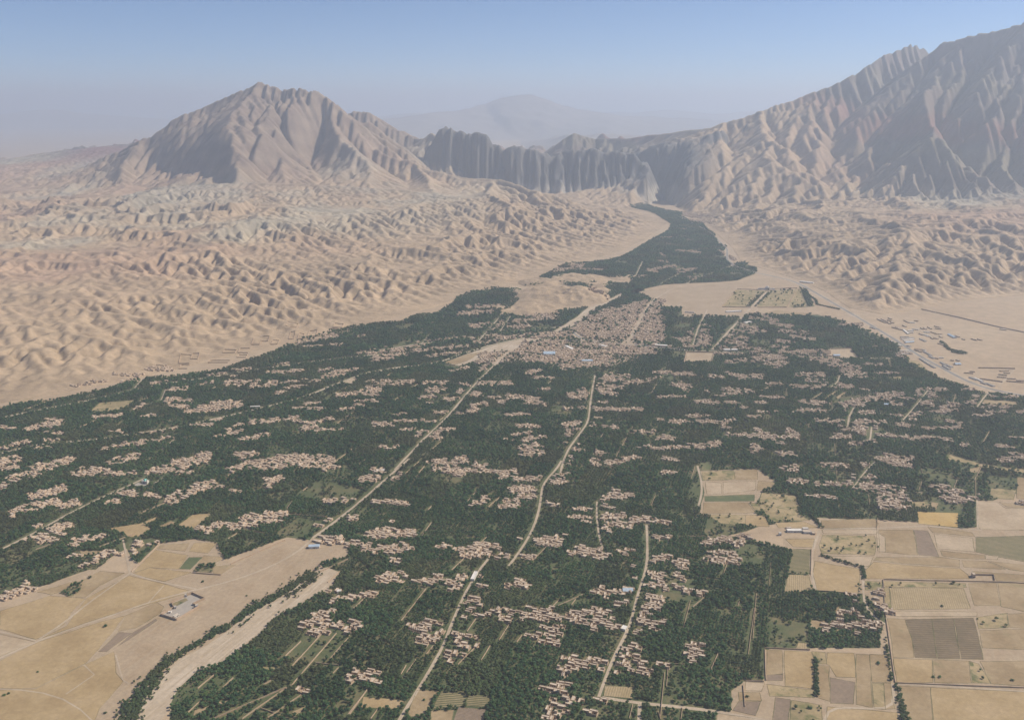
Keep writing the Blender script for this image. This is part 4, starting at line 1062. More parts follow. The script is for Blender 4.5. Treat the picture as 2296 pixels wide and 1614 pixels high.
RX0, RX1, RY0, RY1, RS = -2800.0, 2800.0, 850.0, 8200.0, 2.5
occ = np.zeros((int((RY1 - RY0) / RS) + 1, int((RX1 - RX0) / RS) + 1), bool)
def mark(xy, r=0.0):
    xy = np.asarray(xy).reshape(-1, 2)
    k = int(math.ceil(r / RS))
    for dx in range(-k, k + 1):
        for dy in range(-k, k + 1):
            if dx * dx + dy * dy > (r / RS + .5) ** 2: continue
            i = ((xy[:, 1] - RY0) / RS).astype(int) + dy; j = ((xy[:, 0] - RX0) / RS).astype(int) + dx
            ok = (i >= 0) & (j >= 0) & (i < occ.shape[0]) & (j < occ.shape[1])
            occ[i[ok], j[ok]] = True
def hit(x, y):
    i = ((y - RY0) / RS).astype(int); j = ((x - RX0) / RS).astype(int)
    ok = (i >= 0) & (j >= 0) & (i < occ.shape[0]) & (j < occ.shape[1])
    r = np.zeros(np.shape(x), bool); r[ok] = occ[i[ok], j[ok]]
    return r
def along(a, b_, step=2.0):
    a, b_ = np.asarray(a, float), np.asarray(b_, float)
    n = max(2, int(np.hypot(*(b_ - a)) / step) + 1)
    return a + (b_ - a) * np.linspace(0, 1, n)[:, None]
for q, w in ROADLINES:
    for a, b_ in zip(q[:-1], q[1:]): mark(along(a, b_), w / 2 + (.8 if a[1] < 1500 else 1.9))
road_occ = occ.copy()

def zat(x, y):                                                 # height of the terrain under a point
    x, y = np.asarray(x, float), np.asarray(y, float)
    z = resample(Zm, x, y)
    m = (np.abs(x) < FX1 - 20) & (y < FY1 - 20)
    if m.any():
        j = np.clip((x[m] - FX0) / FD, 0, ZF.shape[1] - 1.001); i = np.clip((y[m] - FY0) / FD, 0, ZF.shape[0] - 1.001)
        i0, j0 = i.astype(int), j.astype(int); f, g_ = i - i0, j - j0
        z[m] = (ZF[i0, j0] * (1 - g_) + ZF[i0, j0 + 1] * g_) * (1 - f) + (ZF[i0 + 1, j0] * (1 - g_) + ZF[i0 + 1, j0 + 1] * g_) * f
    return np.maximum(z, 0)

def mud(name, stops, grain=.45):
    m = mat(name); g = NG(m); p_ = g.pos()
    oi = g.n('ShaderNodeObjectInfo').outputs['Random']
    n1 = g.noise(1 / 9.0, 3, 0.6, p_); n2 = g.noise(1 / 1.2, 4, 0.65, p_)
    c = g.ramp(n1, stops)
    c = g.mix(grain, c, g.ramp(n2, [(.3, (.38, .38, .38)), (.7, (.62, .61, .60))]), 'OVERLAY')
    c = g.mix(.35, c, g.ramp(oi, [(0, (.42, .41, .40)), (1, (.60, .59, .58))]), 'OVERLAY')
    g.color(c); g.bump(n2, .12, .6)
    return m
M_wall = mud('mud_wall', [(.3, (.38, .285, .20)), (.55, (.43, .33, .24)), (.7, (.48, .375, .28))])
M_roof = mud('mud_roof', [(.28, (.44, .37, .295)), (.5, (.52, .445, .36)), (.7, (.62, .54, .45))])
M_door = mat('dark_doorway', (.06, .045, .035))

class Solid:                                                   # collects boxes: walls (with parapet), roofs, yard walls, yard floor
    def __init__(s): s.v = []; s.f = {}; s.n = 0
    def q(s, key, vs, faces):
        k = s.n; s.v += vs; s.n += len(vs)
        s.f.setdefault(key, []).extend([tuple(k + i for i in t) for t in faces])
    def house(s, x0, y0, x1, y1, h, z=0., par=.45, t=.4):
        a = [(x0, y0), (x1, y0), (x1, y1), (x0, y1)]
        b_ = [(x0 + t, y0 + t), (x1 - t, y0 + t), (x1 - t, y1 - t), (x0 + t, y1 - t)]
        vs = [(*p, z) for p in a] + [(*p, h) for p in a] + [(*p, h) for p in b_] + [(*p, h - par) for p in b_]
        fs = []
        for i in range(4):
            j = (i + 1) % 4
            fs += [(i, j, 4 + j, 4 + i), (4 + i, 4 + j, 8 + j, 8 + i), (8 + i, 8 + j, 12 + j, 12 + i)]
        s.q('wall', vs, fs)
        s.q('roof', [(*p, h - par) for p in b_], [(0, 1, 2, 3)])
    def dome(s, cx, cy, r, z, h, n=8):
        vs = []; fs = []
        for k, (rr, hh) in enumerate(((1, 0), (.86, .45), (.5, .85))):
            vs += [(cx + r * rr * math.cos(i * 2 * math.pi / n), cy + r * rr * math.sin(i * 2 * math.pi / n), z + h * hh) for i in range(n)]
        vs.append((cx, cy, z + h))
        for k in range(2):
            for i in range(n): fs.append((k * n + i, k * n + (i + 1) % n, (k + 1) * n + (i + 1) % n, (k + 1) * n + i))
        for i in range(n): fs.append((2 * n + i, 2 * n + (i + 1) % n, 3 * n))
        s.q('dome', vs, fs)
    def box(s, key, x0, y0, x1, y1, z0, z1):
        vs = [(x0, y0, z0), (x1, y0, z0), (x1, y1, z0), (x0, y1, z0), (x0, y0, z1), (x1, y0, z1), (x1, y1, z1), (x0, y1, z1)]
        s.q(key, vs, [(0, 1, 5, 4), (1, 2, 6, 5), (2, 3, 7, 6), (3, 0, 4, 7), (4, 5, 6, 7)])
    def door(s, x, y, h=2.0): s.q('door', [(x - .55, y, 0), (x + .55, y, 0), (x + .55, y, h), (x - .55, y, h)], [(0, 1, 2, 3)])
    def yard(s, x0, y0, x1, y1): s.q('yard', [(x0, y0, 0.02), (x1, y0, 0.02), (x1, y1, 0.02), (x0, y1, 0.02)], [(0, 1, 2, 3)])

def kinds():                                                   # cells about 13 m wide, 11 m deep
    K = []
    s = Solid(); s.yard(-7, -6, 7, 6); s.house(-6, .2, 6, 5.2, 3.7); s.door(-1, .17); s.door(3, .17); s.box('courtyard_wall', -6, -5, -5.6, .2, 0, 2.2); s.box('courtyard_wall', 5.6, -5, 6, .2, 0, 2.2); s.box('courtyard_wall', -5.6, -5, 1.5, -4.6, 0, 2.2); s.box('courtyard_wall', 3.2, -5, 5.6, -4.6, 0, 2.2)
    K.append((s, 'mud house with front yard'))
    s = Solid(); s.yard(-7, -6, 7, 6); s.house(-6, 1, 6, 5.4, 3.6); s.house(-6, -5, -1.6, 1, 3.2); s.door(2, .97); s.box('courtyard_wall', -1.6, -5, 6, -4.6, 0, 2.3); s.box('courtyard_wall', 5.6, -4.6, 6, 1, 0, 2.3)
    K.append((s, 'L-shaped mud house'))
    s = Solid(); s.yard(-7, -6, 7, 6); s.house(-5.6, -4.2, 5.4, 4.8, 3.6); s.house(-5.6 + .1, .6, -.8, 4.7, 6.4, 3.15); s.door(1, -4.23)
    K.append((s, 'mud house with upper room'))
    s = Solid(); s.yard(-7, -6, 7, 6); s.house(-6, 1.6, 6, 5.4, 3.4); s.house(-6, -5.2, 2.5, -1.6, 3.1); s.door(-2, 1.57); s.box('courtyard_wall', -6, -1.6, -5.6, 1.6, 0, 2.2); s.box('courtyard_wall', 5.6, -5.2, 6, 1.6, 0, 2.2); s.box('courtyard_wall', 2.5, -5.2, 5.6, -4.8, 0, 2.2)
    K.append((s, 'mud house of two ranges'))
    s = Solid(); s.yard(-7, -6, 7, 6); s.house(-6, -.8, 6, 4.6, 3.2, par=.25)
    for i in range(3): s.dome(-4 + 4 * i, 1.9, 1.75, 2.95, 1.5)
    s.door(0, -.83); s.box('courtyard_wall', -6, -5, 6, -4.6, 0, 2.0)
    K.append((s, 'three-domed mud house'))
    s = Solid(); s.yard(-7, -6, 7, 6); s.house(-6, .8, 6, 5, 3.6); s.house(-6, -5, -2.2, .8, 3.3); s.house(2.2, -5, 6, .8, 3.4); s.door(0, .77); s.box('courtyard_wall', -2.2, -5, 2.2, -4.6, 0, 2.2)
    K.append((s, 'U-shaped mud house'))
    s = Solid(); s.yard(-7, -6, 7, 6); s.house(-6.2, -2.4, 6.2, 3.4, 3.8); s.house(-6.2, 3.4, -2, 5.6, 3.0); s.door(2, -2.43)
    K.append((s, 'long flat-roofed mud house'))
    s = Solid(); s.yard(-7, -6, 7, 6); s.box('wall', -6, -5, 6, -4.6, 0, 2.3); s.box('wall', -6, 4.6, 6, 5, 0, 2.3); s.box('wall', -6, -4.6, -5.6, 4.6, 0, 2.3); s.box('wall', 5.6, -4.6, 6, 4.6, 0, 2.3); s.house(1.2, .6, 5.6, 4.6, 3.1); s.door(3, .57)
    K.append((s, 'one-room mud house in walled yard'))
    return K
KINDS_H = kinds()
KMAT = {'wall': M_wall, 'roof': M_roof, 'dome': M_roof, 'courtyard_wall': M_wall, 'yard': M_dirt, 'door': M_door}
PROTO = []
for s, desc in KINDS_H:                                        # one mesh per part, shared by all the copies
    parts = {}
    bits = []
    for key, fs in s.f.items():
        if key in ('door', 'courtyard_wall'):
            n_ = 1 if key == 'door' else 5
            bits += [(key, fs[i:i + n_]) for i in range(0, len(fs), n_)]
        elif key in ('dome',):
            bits += [(key, fs[i:i + 24]) for i in range(0, len(fs), 24)]
        elif key == 'roof': bits += [(key, [f]) for f in fs]
        else: bits.append((key, fs))
    for key, fs in bits:
        used = sorted({i for f in fs for i in f}); rm = {a: i for i, a in enumerate(used)}
        me = bpy.data.meshes.new(key if key != 'wall' else 'mud_house')
        me.from_pydata([s.v[i] for i in used], [], [tuple(rm[i] for i in f) for f in fs]); me.update()
        me.materials.append(KMAT[key]); parts.setdefault(key, []).append(me)
        
    V_ = np.array(s.v); PROTO.append((parts, V_, s.f, desc))

# every house of every village: cells of a jittered grid that fall under the traced strokes
CW, CD = 11.4, 9.9
cands = []
for view, txt in VILLAGES.items():
    for item in txt.replace('\n', ' ').split(';'):
        n = nums(item)
        if len(n) != 5: continue
        (u0, v0), (u1, v1) = tr(view, [(n[0], n[1]), (n[2], n[3])])
        hw = n[4] / VIEWS[view][2] / 1.0906
        cands.append((u0, v0, u1, v1, hw))
taken = {}
for u0, v0, u1, v1, hw in cands:
    gx_, gy_ = gnd([min(u0, u1) - hw * 1.5, max(u0, u1) + hw * 1.5, min(u0, u1) - hw * 1.5, max(u0, u1) + hw * 1.5], [min(v0, v1) - hw, min(v0, v1) - hw, max(v0, v1) + hw, max(v0, v1) + hw])
    a = gx_ * ex[0] + gy_ * ex[1]; b_ = gx_ * ey[0] + gy_ * ey[1]
    I, J = np.meshgrid(np.arange(int(a.min() / CW) - 1, int(a.max() / CW) + 2), np.arange(int(b_.min() / CD) - 1, int(b_.max() / CD) + 2))
    I, J = I.ravel(), J.ravel()
    xa = (I + .5 * (J % 2) * 0.6) * CW; yb = J * CD
    x = xa * ex[0] + yb * ey[0]; y = xa * ex[1] + yb * ey[1]
    u, v = pix(x, y)
    L2 = max((u1 - u0) ** 2 + (v1 - v0) ** 2, 1e-6)
    t = np.clip(((u - u0) * (u1 - u0) + (v - v0) * (v1 - v0)) / L2, 0, 1)
    d = np.hypot((u - u0 - t * (u1 - u0)) * .8, v - v0 - t * (v1 - v0))
    rag = hash2(I, J, 5)
    vs = np.abs(pix(x, y + CD * .5)[1] - v)                    # half a cell, seen from here
    ok = d < np.maximum(hw * (.72 + .55 * rag), vs * .9)
    for i in np.nonzero(ok)[0]: taken[(int(I[i]), int(J[i]))] = (x[i], y[i])
HOUSES = []
for (I, J), (x, y) in taken.items():
    r = random.Random(I * 7919 + J * 104729)
    town = 2480 < y < 3700
    if r.random() < (.20 if town else .13): continue
    x += r.uniform(-1, 1); y += r.uniform(-.8, .8)
    c = np.array([x, y])
    corner = np.array([c + ex * a + ey * b_ for a in (-5, 0, 5) for b_ in (-4, 0, 4)])
    i_ = ((corner[:, 1] - RY0) / RS).astype(int); j_ = ((corner[:, 0] - RX0) / RS).astype(int)
    good = (i_ >= 0) & (i_ < occ.shape[0]) & (j_ >= 0) & (j_ < occ.shape[1])
    if not good.all() or road_occ[i_, j_].sum() > 1: continue
    if abs(x) > .62 * y + 60 or y < 960: continue
    if y > 2400:
        sl = zat(corner[:, 0], corner[:, 1])
        if sl.max() - sl.min() > 4: continue
        z = float(sl.min())
    else: z = 0.
    k = r.choices(range(8), weights=[4, 4, 2, 4, 1.6 if not town else .4, 3, 4, 1.5])[0]
    HOUSES.append((x, y, z, -HEAD + r.choice((0, 0, math.pi, math.pi / 2, 0)) + r.gauss(0, .035), k,
                   r.uniform(.79, .94), r.uniform(.79, .94), r.uniform(.85, 1.25)))
HOUSES.sort(key=lambda h: h[1] + abs(h[0]) * .1)
for h in HOUSES:
    c = np.array(h[:2])
    mark([c + ex * a + ey * b_ for a in np.arange(-6.5, 6.6, 2.2) for b_ in np.arange(-5.6, 5.7, 2.2)], 0)

inframe = []
for i, h in enumerate(HOUSES):
    u, v = pix(h[0], h[1])
    inframe.append(4 < u < 2292 and v < 1612)
NEAR = [i for i in range(len(HOUSES)) if inframe[i]][:300]
nearset = set(NEAR)
house_objs = []
for i in NEAR:
    x, y, z, rot, k, sx, sy, sz = HOUSES[i]
    parts, V_, F_, desc = PROTO[k]
    o = bpy.data.objects.new('mud_house', parts['wall'][0]); COL.objects.link(o)
    o.location = (x, y, z + .30); o.rotation_euler = (0, 0, rot); o.scale = (sx, sy, sz)
    for key, ms in parts.items():
        if key == 'wall': continue
        for me in ms:
            c = bpy.data.objects.new(key, me); COL.objects.link(c); c.parent = o
    house_objs.append((o, i, desc))

# all the smaller, farther houses: one mass
bv, bf, bm_, off = [], [], [], 0
KEYS = ['wall', 'roof', 'dome', 'courtyard_wall', 'yard']
keymat = {'wall': 0, 'roof': 1, 'dome': 1, 'courtyard_wall': 0, 'yard': 2}
tri_q, tri_t, mq, mt_ = [], [], [], []
for i, h in enumerate(HOUSES):
    if i in nearset: continue
    x, y, z, rot, k, sx, sy, sz = h
    parts, V_, F_, desc = PROTO[k]
    c_, s_ = math.cos(rot), math.sin(rot)
    P = V_ * [sx, sy, sz]
    W = np.stack([x + P[:, 0] * c_ - P[:, 1] * s_, y + P[:, 0] * s_ + P[:, 1] * c_, z + .30 + P[:, 2]], 1)
    bv.append(W)
    for key in KEYS:
        for f in F_.get(key, []):
            (tri_q if len(f) == 4 else tri_t).append([off + a for a in f]); (mq if len(f) == 4 else mt_).append(keymat[key])
    off += len(W)
me = bpy.data.meshes.new('settlement')
bv = np.concatenate(bv).astype(np.float32)
fq, ft = np.array(tri_q, np.int32), np.array(tri_t, np.int32).reshape(-1, 3)
me.vertices.add(len(bv)); me.vertices.foreach_set('co', bv.ravel())
me.loops.add(fq.size + ft.size); me.loops.foreach_set('vertex_index', np.concatenate([fq.ravel(), ft.ravel()]))
me.polygons.add(len(fq) + len(ft))
me.polygons.foreach_set('loop_start', np.concatenate([np.arange(len(fq)) * 4, fq.size + np.arange(len(ft)) * 3]).astype(np.int32))
for m in (M_wall, M_roof, M_dirt): me.materials.append(m)
me.polygons.foreach_set('material_index', np.array(mq + mt_, np.int32))
me.update(calc_edges=True)
so = bpy.data.objects.new('settlement', me); COL.objects.link(so)
so['kind'] = 'stuff'
print('houses', len(HOUSES), 'verts', len(bv))

# group the nearest houses into their villages
comp = list(range(len(NEAR)))
def find(a):
    while comp[a] != a: comp[a] = comp[comp[a]]; a = comp[a]
    return a
for a in range(len(NEAR)):
    for b_ in range(a):
        ha, hb = HOUSES[NEAR[a]], HOUSES[NEAR[b_]]
        if math.hypot(ha[0] - hb[0], ha[1] - hb[1]) < 27: comp[find(a)] = find(b_)
grp = {}
for a in range(len(NEAR)): grp.setdefault(find(a), []).append(a)
# ------------------------------------------------------------------ mud walls between the orchards
WALL_OBJS = []
def wall_mesh(a, b_, h=2.3, t=.6, z0=0.0, crumble=.25, seed=0):
    a, b_ = np.asarray(a, float), np.asarray(b_, float)
    L = np.hypot(*(b_ - a)); n = max(1, int(L / 6)); d = (b_ - a) / L; nn = np.array([-d[1], d[0]]) * t / 2
    v = []; f = []
    for i in range(n + 1):
        p = a + (b_ - a) * i / n
        hh = h * (1 + crumble * fbm(p[0], p[1], 17., 2, 501 + seed))
        w = fbm(p[0], p[1], 60., 2, 503) * .5
        p = p + nn / t * 2 * w
        for q, z in ((p - nn, z0), (p - nn * .75, hh), (p + nn * .75, hh), (p + nn, z0)): v.append((*q, z))
        if i:
            k = 4 * i
            f += [(k - 4, k, k + 1, k - 3), (k - 3, k + 1, k + 2, k - 2), (k - 2, k + 2, k + 3, k - 1)]
    f += [(0, 1, 2, 3), (4 * n + 3, 4 * n + 2, 4 * n + 1, 4 * n)]
    return v, f

for h, b_ in WALLS:
    n = trg(h[0], pts(b_))
    mid = (n[0] + n[1]) / 2
    big = np.hypot(*(n[1] - n[0]))
    sc = 1.0 + max(0, (mid[1] - 1500)) / 2500
    v, f = wall_mesh(n[0], n[1], 2.1 * min(sc, 1.5), .7 * min(sc, 1.7))
    o = link('mud_wall', [(x - n[0][0], y - n[0][1], z) for x, y, z in v], f, M_wall)
    o.location = (n[0][0], n[0][1], 0)
    WALL_OBJS.append((o, mid, big))
    mark(along(n[0], n[1]), 2.4 * min(sc, 1.5))

# more walls, shorter, along the plot lines of the orchards
PW, PD = 62.0, 84.0
def in_any(x, y, polys_):
    r = np.zeros(np.shape(x), bool)
    for P in polys_:
        P = np.asarray(P); m = (x > P[:, 0].min()) & (x < P[:, 0].max()) & (y > P[:, 1].min()) & (y < P[:, 1].max())
        if m.any(): r[m] |= inpoly(x[m], y[m], P)
    return r
OPEN = BARE + [P for k, P in FIELD_POLYS if k not in ('scrub',)] + [RIVER, WASH]
wr = random.Random(5)
plain_walls = []
for J in range(8, 45):
    for I in range(-45, 45):
        for way in (0, 1):
            if wr.random() > (.16 if way == 0 else .05): continue
            a0 = (I * PW, J * PD + wr.uniform(0, .4) * PD)
            ln = wr.uniform(.3, 1.1) * (PD if way == 0 else PW)
            a = ex * a0[0] + ey * a0[1]; b_ = a + (ey if way == 0 else ex) * ln
            mid = (a + b_) / 2
            if abs(mid[0]) > .6 * mid[1] + 30 or mid[1] < 1000 or mid[1] > 3000: continue
            q = along(a, b_, 5.)
            if not in_any(q[:, 0], q[:, 1], GREEN).all() or in_any(q[:, 0], q[:, 1], OPEN).any() or hit(q[:, 0], q[:, 1]).any(): continue
            u, v_ = pix(*mid)
            plain_walls.append((float(mid[1]), a, b_, 2 < u < 2294 and v_ < 1612))
plain_walls.sort(key=lambda t: t[0])
for k, (yy, a, b_, vis) in enumerate(plain_walls):
    if not vis or len(WALL_OBJS) > 270: continue
    sc = 1.0 + max(0, (yy - 1500)) / 2500
    v, f = wall_mesh(a, b_, 1.8 * min(sc, 1.3), .5 * min(sc, 1.5), seed=k)
    o = link('mud_wall', [(x - a[0], y - a[1], z) for x, y, z in v], f, M_wall)
    o.location = (a[0], a[1], 0)
    WALL_OBJS.append((o, (a + b_) / 2, np.hypot(*(b_ - a))))
    mark(along(a, b_), 1.6)
print('walls', len(WALL_OBJS))

# ------------------------------------------------------------------ orchard trees
def leaf_mat(name):
    m = mat(name, rough=.8); g = NG(m)
    inst = g.attr('tint', 'INSTANCER').outputs['Fac']
    rnd = g.n('ShaderNodeObjectInfo').outputs['Random']
    p_ = g.pos()
    c = g.ramp(rnd, [(0, (.048, .100, .051)), (.45, (.068, .136, .063)), (.8, (.094, .168, .071)), (1, (.13, .195, .078))])
    c2 = g.mix(inst, c, (.16, .155, .08))
    sh = g.attr('shade', 'INSTANCER').outputs['Fac']
    hs_ = g.n('ShaderNodeHueSaturation'); g.l(c2, hs_.inputs['Color']); g.l(g.math('ADD', 1.0, sh), hs_.inputs['Value']); c2 = hs_.outputs[0]
    c3 = g.mix(.5, c2, g.ramp(g.noise(1 / 1.1, 3, .6, p_), [(.3, (.34, .34, .34)), (.7, (.66, .66, .64))]), 'OVERLAY')
    g.color(c3)
    tl = g.n('ShaderNodeBsdfTranslucent'); g.l(g.mix(1.0, c3, (1.0, 1.0, .55), 'MULTIPLY'), tl.inputs['Color'])
    mx = g.n('ShaderNodeMixShader'); mx.inputs[0].default_value = .38
    g.l(g.b.outputs[0], mx.inputs[1]); g.l(tl.outputs[0], mx.inputs[2])
    g.l(mx.outputs[0], m.node_tree.nodes['Material Output'].inputs['Surface'])
    return m
M_leaf = leaf_mat('orchard_leaves')
M_bark = mat('bark', (.13, .095, .065))

def crown_mesh(seed, r=2.6, h=4.2, nleaf=70, base=1.3, leaf=.75):
    q = random.Random(seed); v = []; f = []
    lobes = [(q.uniform(-.45, .45) * r, q.uniform(-.45, .45) * r, base + h * q.uniform(.3, .72), r * q.uniform(.42, .68)) for _ in range(6)]
    for _ in range(nleaf):
        lx, ly, lz, lr = q.choice(lobes)
        th, cz = q.uniform(0, 2 * math.pi), q.uniform(-.5, 1)
        s_ = math.sqrt(1 - cz * cz); rr = lr * q.uniform(.72, 1.12)
        n = Vector((s_ * math.cos(th), s_ * math.sin(th), cz))
        c = Vector((lx, ly, lz)) + n * rr
        n = (n + Vector((q.uniform(-.5, .5), q.uniform(-.5, .5), q.uniform(.2, 1.3)))).normalized()
        t = n.orthogonal().normalized(); b_ = n.cross(t)
        a = q.uniform(0, 6.28); t, b_ = t * math.cos(a) + b_ * math.sin(a), b_ * math.cos(a) - t * math.sin(a)
        l = leaf * q.uniform(.7, 1.35); k = len(v)
        v += [tuple(c - t * l), tuple(c - b_ * l * .7 + n * .12), tuple(c + t * l), tuple(c + b_ * l * .7 + n * .12)]
        f += [(k, k + 1, k + 2, k + 3)]
    for lx, ly, lz, lr in lobes:                               # dim inner masses so that the crown is not see-through
        k = len(v); m_ = .72 * lr
        o6 = [(m_, 0, 0), (0, m_, 0), (-m_, 0, 0), (0, -m_, 0), (0, 0, m_), (0, 0, -m_)]
        v += [(lx + a, ly + b_, lz + c) for a, b_, c in o6]
        f += [(k + a, k + b_, k + 4) for a, b_ in ((0, 1), (1, 2), (2, 3), (3, 0))] + [(k + b_, k + a, k + 5) for a, b_ in ((0, 1), (1, 2), (2, 3), (3, 0))]
    me = bpy.data.meshes.new('crown'); me.from_pydata(v, [], f); me.update(); me.materials.append(M_leaf)
    return me

def trunk_mesh(seed, h=2.6, r=.17):
    q = random.Random(seed); v = []; f = []
    def limb(p0, p1, r0, r1, n=5):
        p0, p1 = Vector(p0), Vector(p1); d = (p1 - p0).normalized(); t = d.orthogonal().normalized(); b_ = d.cross(t); k = len(v)
        for p, rr in ((p0, r0), (p1, r1)):
            v.extend(tuple(p + (t * math.cos(i * 2 * math.pi / n) + b_ * math.sin(i * 2 * math.pi / n)) * rr) for i in range(n))
        f.extend((k + i, k + (i + 1) % n, k + n + (i + 1) % n, k + n + i) for i in range(n))
    limb((0, 0, -.2), (.1, .05, h * .6), r, r * .75)
    for i in range(3):
        a = i * 2.1 + q.uniform(0, 1)
        limb((.1, .05, h * .55), (math.cos(a) * 1.1, math.sin(a) * 1.1, h * 1.15), r * .6, r * .25)
    me = bpy.data.meshes.new('orchard_tree'); me.from_pydata(v, [], f); me.update(); me.materials.append(M_bark)
    return me

crowns = [crown_mesh(100 + i, r=[2.6, 3.0, 2.3, 2.8, 2.0, 2.5][i], h=[3.4, 3.2, 3.8, 2.9, 4.6, 3.5][i]) for i in range(6)]
trunks = [trunk_mesh(200 + i) for i in range(6)]
poplar = crown_mesh(131, r=1.3, h=9.5, nleaf=80, base=1.0, leaf=.7)

# ------------------------------------------------------------------ single buildings that stand out
def plain(name, stops): return mud(name, stops)
M_plaster = plain('pale_plaster', [(.3, (.60, .56, .50)), (.6, (.68, .64, .58))])
M_whiteroof = plain('white_roof', [(.3, (.62, .60, .57)), (.6, (.70, .68, .65))])
M_blueroof = plain('blue_tin_roof', [(.3, (.36, .46, .56)), (.6, (.44, .54, .64))])
M_darkroof = plain('grey_roof', [(.3, (.27, .25, .23)), (.6, (.33, .31, .285))])
M_turq = mat('turquoise_tile', (.25, .62, .56), .35)
M_glass = mat('window_dark', (.05, .06, .07), .3)
M_slab = plain('concrete_yard', [(.3, (.31, .285, .255)), (.6, (.36, .33, .295))])

def empty(name, x, y, z=0., rot=0.):
    o = bpy.data.objects.new(name, None); COL.objects.link(o); o.location = (x, y, z); o.rotation_euler = (0, 0, rot); o.empty_display_size = 5
    return o

def solid_obj(s, key, name, m, parent):
    fs = s.f.get(key)
    if not fs: return None
    used = sorted({i for f in fs for i in f}); rm = {a: i for i, a in enumerate(used)}
    return link(name, [s.v[i] for i in used], [tuple(rm[i] for i in f) for f in fs], m, parent)

def building(name, x, y, L, W, h, rot, wallm, roofm, z=0., gable=False, windows=0, par=.35):
    o = empty(name, x, y, z, rot)
    s = Solid()
    if gable:
        a, b_ = L / 2, W / 2
        s.box('wall', -a, -b_, a, b_, 0, h)
        e = .5; r = h + W * .22
        vs = [(-a - e, -b_ - e, h - .1), (a + e, -b_ - e, h - .1), (a + e, 0, r), (-a - e, 0, r), (a + e, b_ + e, h - .1), (-a - e, b_ + e, h - .1)]
        vs2 = [(p[0], p[1], p[2] + .18) for p in vs]
        s.q('roof', vs + vs2, [(6, 7, 8, 9), (9, 8, 10, 11), (1, 0, 3, 2), (2, 3, 5, 4), (0, 1, 7, 6), (4, 5, 11, 10), (1, 2, 8, 7), (2, 4, 10, 8), (3, 0, 6, 9), (5, 3, 9, 11)])
        s.q('gable', [(-a, -b_, h), (-a, b_, h), (-a, 0, r - .2), (a, -b_, h), (a, b_, h), (a, 0, r - .2)], [(1, 0, 2), (3, 4, 5)])
    else:
        s.house(-L / 2, -W / 2, L / 2, W / 2, h, par=par, t=.35)
    solid_obj(s, 'wall', 'wall', wallm, o); solid_obj(s, 'roof', 'roof', roofm, o)
    if gable:
        g2 = s.f['gable']
        for f in g2: link('gable', [s.v[i] for i in f], [(0, 1, 2)], wallm, o)
    link('door', [(-.7, -W / 2 - .03, 0), (.7, -W / 2 - .03, 0), (.7, -W / 2 - .03, 2.2), (-.7, -W / 2 - .03, 2.2)], [(0, 1, 2, 3)], M_door, o)
    for k in range(windows):
        wx = -L / 2 + L * (k + .5) / windows
        if abs(wx) < 1.6: wx += 2.2
        link('window', [(wx - .6, -W / 2 - .03, 1), (wx + .6, -W / 2 - .03, 1), (wx + .6, -W / 2 - .03, 2.3), (wx - .6, -W / 2 - .03, 2.3)], [(0, 1, 2, 3)], M_glass, o)
    return o

def strip_building(name, view, x0, y0, x1, y1, W, h, wallm, roofm, **kw):
    (ax, ay), (bx, by) = trg(view, [(x0, y0), (x1, y1)])
    cx, cy = (ax + bx) / 2, (ay + by) / 2
    z = float(zat(np.array([cx]), np.array([cy]))[0]) if cy > 2400 else 0.
    L = max(math.hypot(bx - ax, by - ay), 5)
    o = building(name, cx, cy, L, W, h, math.atan2(by - ay, bx - ax), wallm, roofm, z=z, **kw)
    mark(along((ax, ay), (bx, by)), W / 2 + 1)
    return o

# the roadside settlement on the bare plain along the highway
ROADSIDE = '''m 255 60 370 115 5; m 310 60 395 100 5; m 410 45 455 65 6; m 400 75 450 90 5; m 390 112 445 130 5; m 440 105 490 120 5; m 630 80 700 115 5; w 700 110 780 118 6; m 770 85 830 95 5; m 610 150 660 170 6; m 460 175 580 210 5; m 510 170 600 215 5; w 620 210 690 270 7; w 680 225 760 225 7; w 690 250 760 255 6; w 740 200 830 210 6; m 860 185 900 205 6; m 900 180 940 205 6; m 960 170 1010 200 6; m 1050 160 1130 180 6; m 1060 190 1150 205 6; w 880 280 960 290 8; w 900 240 990 250 6; m 1000 240 1060 260 6; m 1050 270 1160 275 5; m 840 265 880 280 6; w 940 300 1000 305 7; m 1040 320 1100 340 6; m 1120 300 1160 320 6; d 580 315 690 310 8; d 590 345 760 320 8; w 620 365 770 340 6; d 850 335 930 375 8; m 1000 320 1040 340 6; m 1100 400 1180 420 6; b 1250 280 1340 325 12; m 1340 290 1400 315 6; m 1430 340 1480 350 6; m 1560 335 1640 360 5; m 1650 340 1710 360 5; b 640 390 760 380 9; d 160 175 240 200 8; w 430 365 590 440 6; d 840 480 930 500 9; d 900 510 1010 570 8; d 980 580 1050 610 8; m 1040 600 1110 615 6; w 1110 600 1180 605 6; d 670 430 720 445 8; w 570 505 700 505 6; w 570 525 720 520 6; w 560 555 700 545 6; d 850 610 940 670 7; d 940 670 1060 740 7; d 1140 660 1220 710 8; d 1200 690 1300 735 8; d 1170 710 1270 765 8; b 1330 690 1410 690 12; m 1270 635 1320 640 5; m 1350 630 1400 645 5; m 1540 790 1610 795 5; d 1540 870 1650 910 8; w 1600 880 1720 930 7; d 1700 940 1780 970 8; d 1760 950 1880 1000 8; m 1680 890 2000 935 3; m 1960 785 2080 780 5; m 2010 810 2100 815 5; m 1940 830 2060 845 5; m 1920 865 2050 875 5; m 2060 890 2180 895 5; m 2190 915 2290 920 5; m 2050 925 2290 945 3; m 1660 740 2170 750 2; m 1460 810 1590 820 3; m 1960 200 2060 215 12'''
GENERIC = []                                                   # (object, kind words, category, set name)
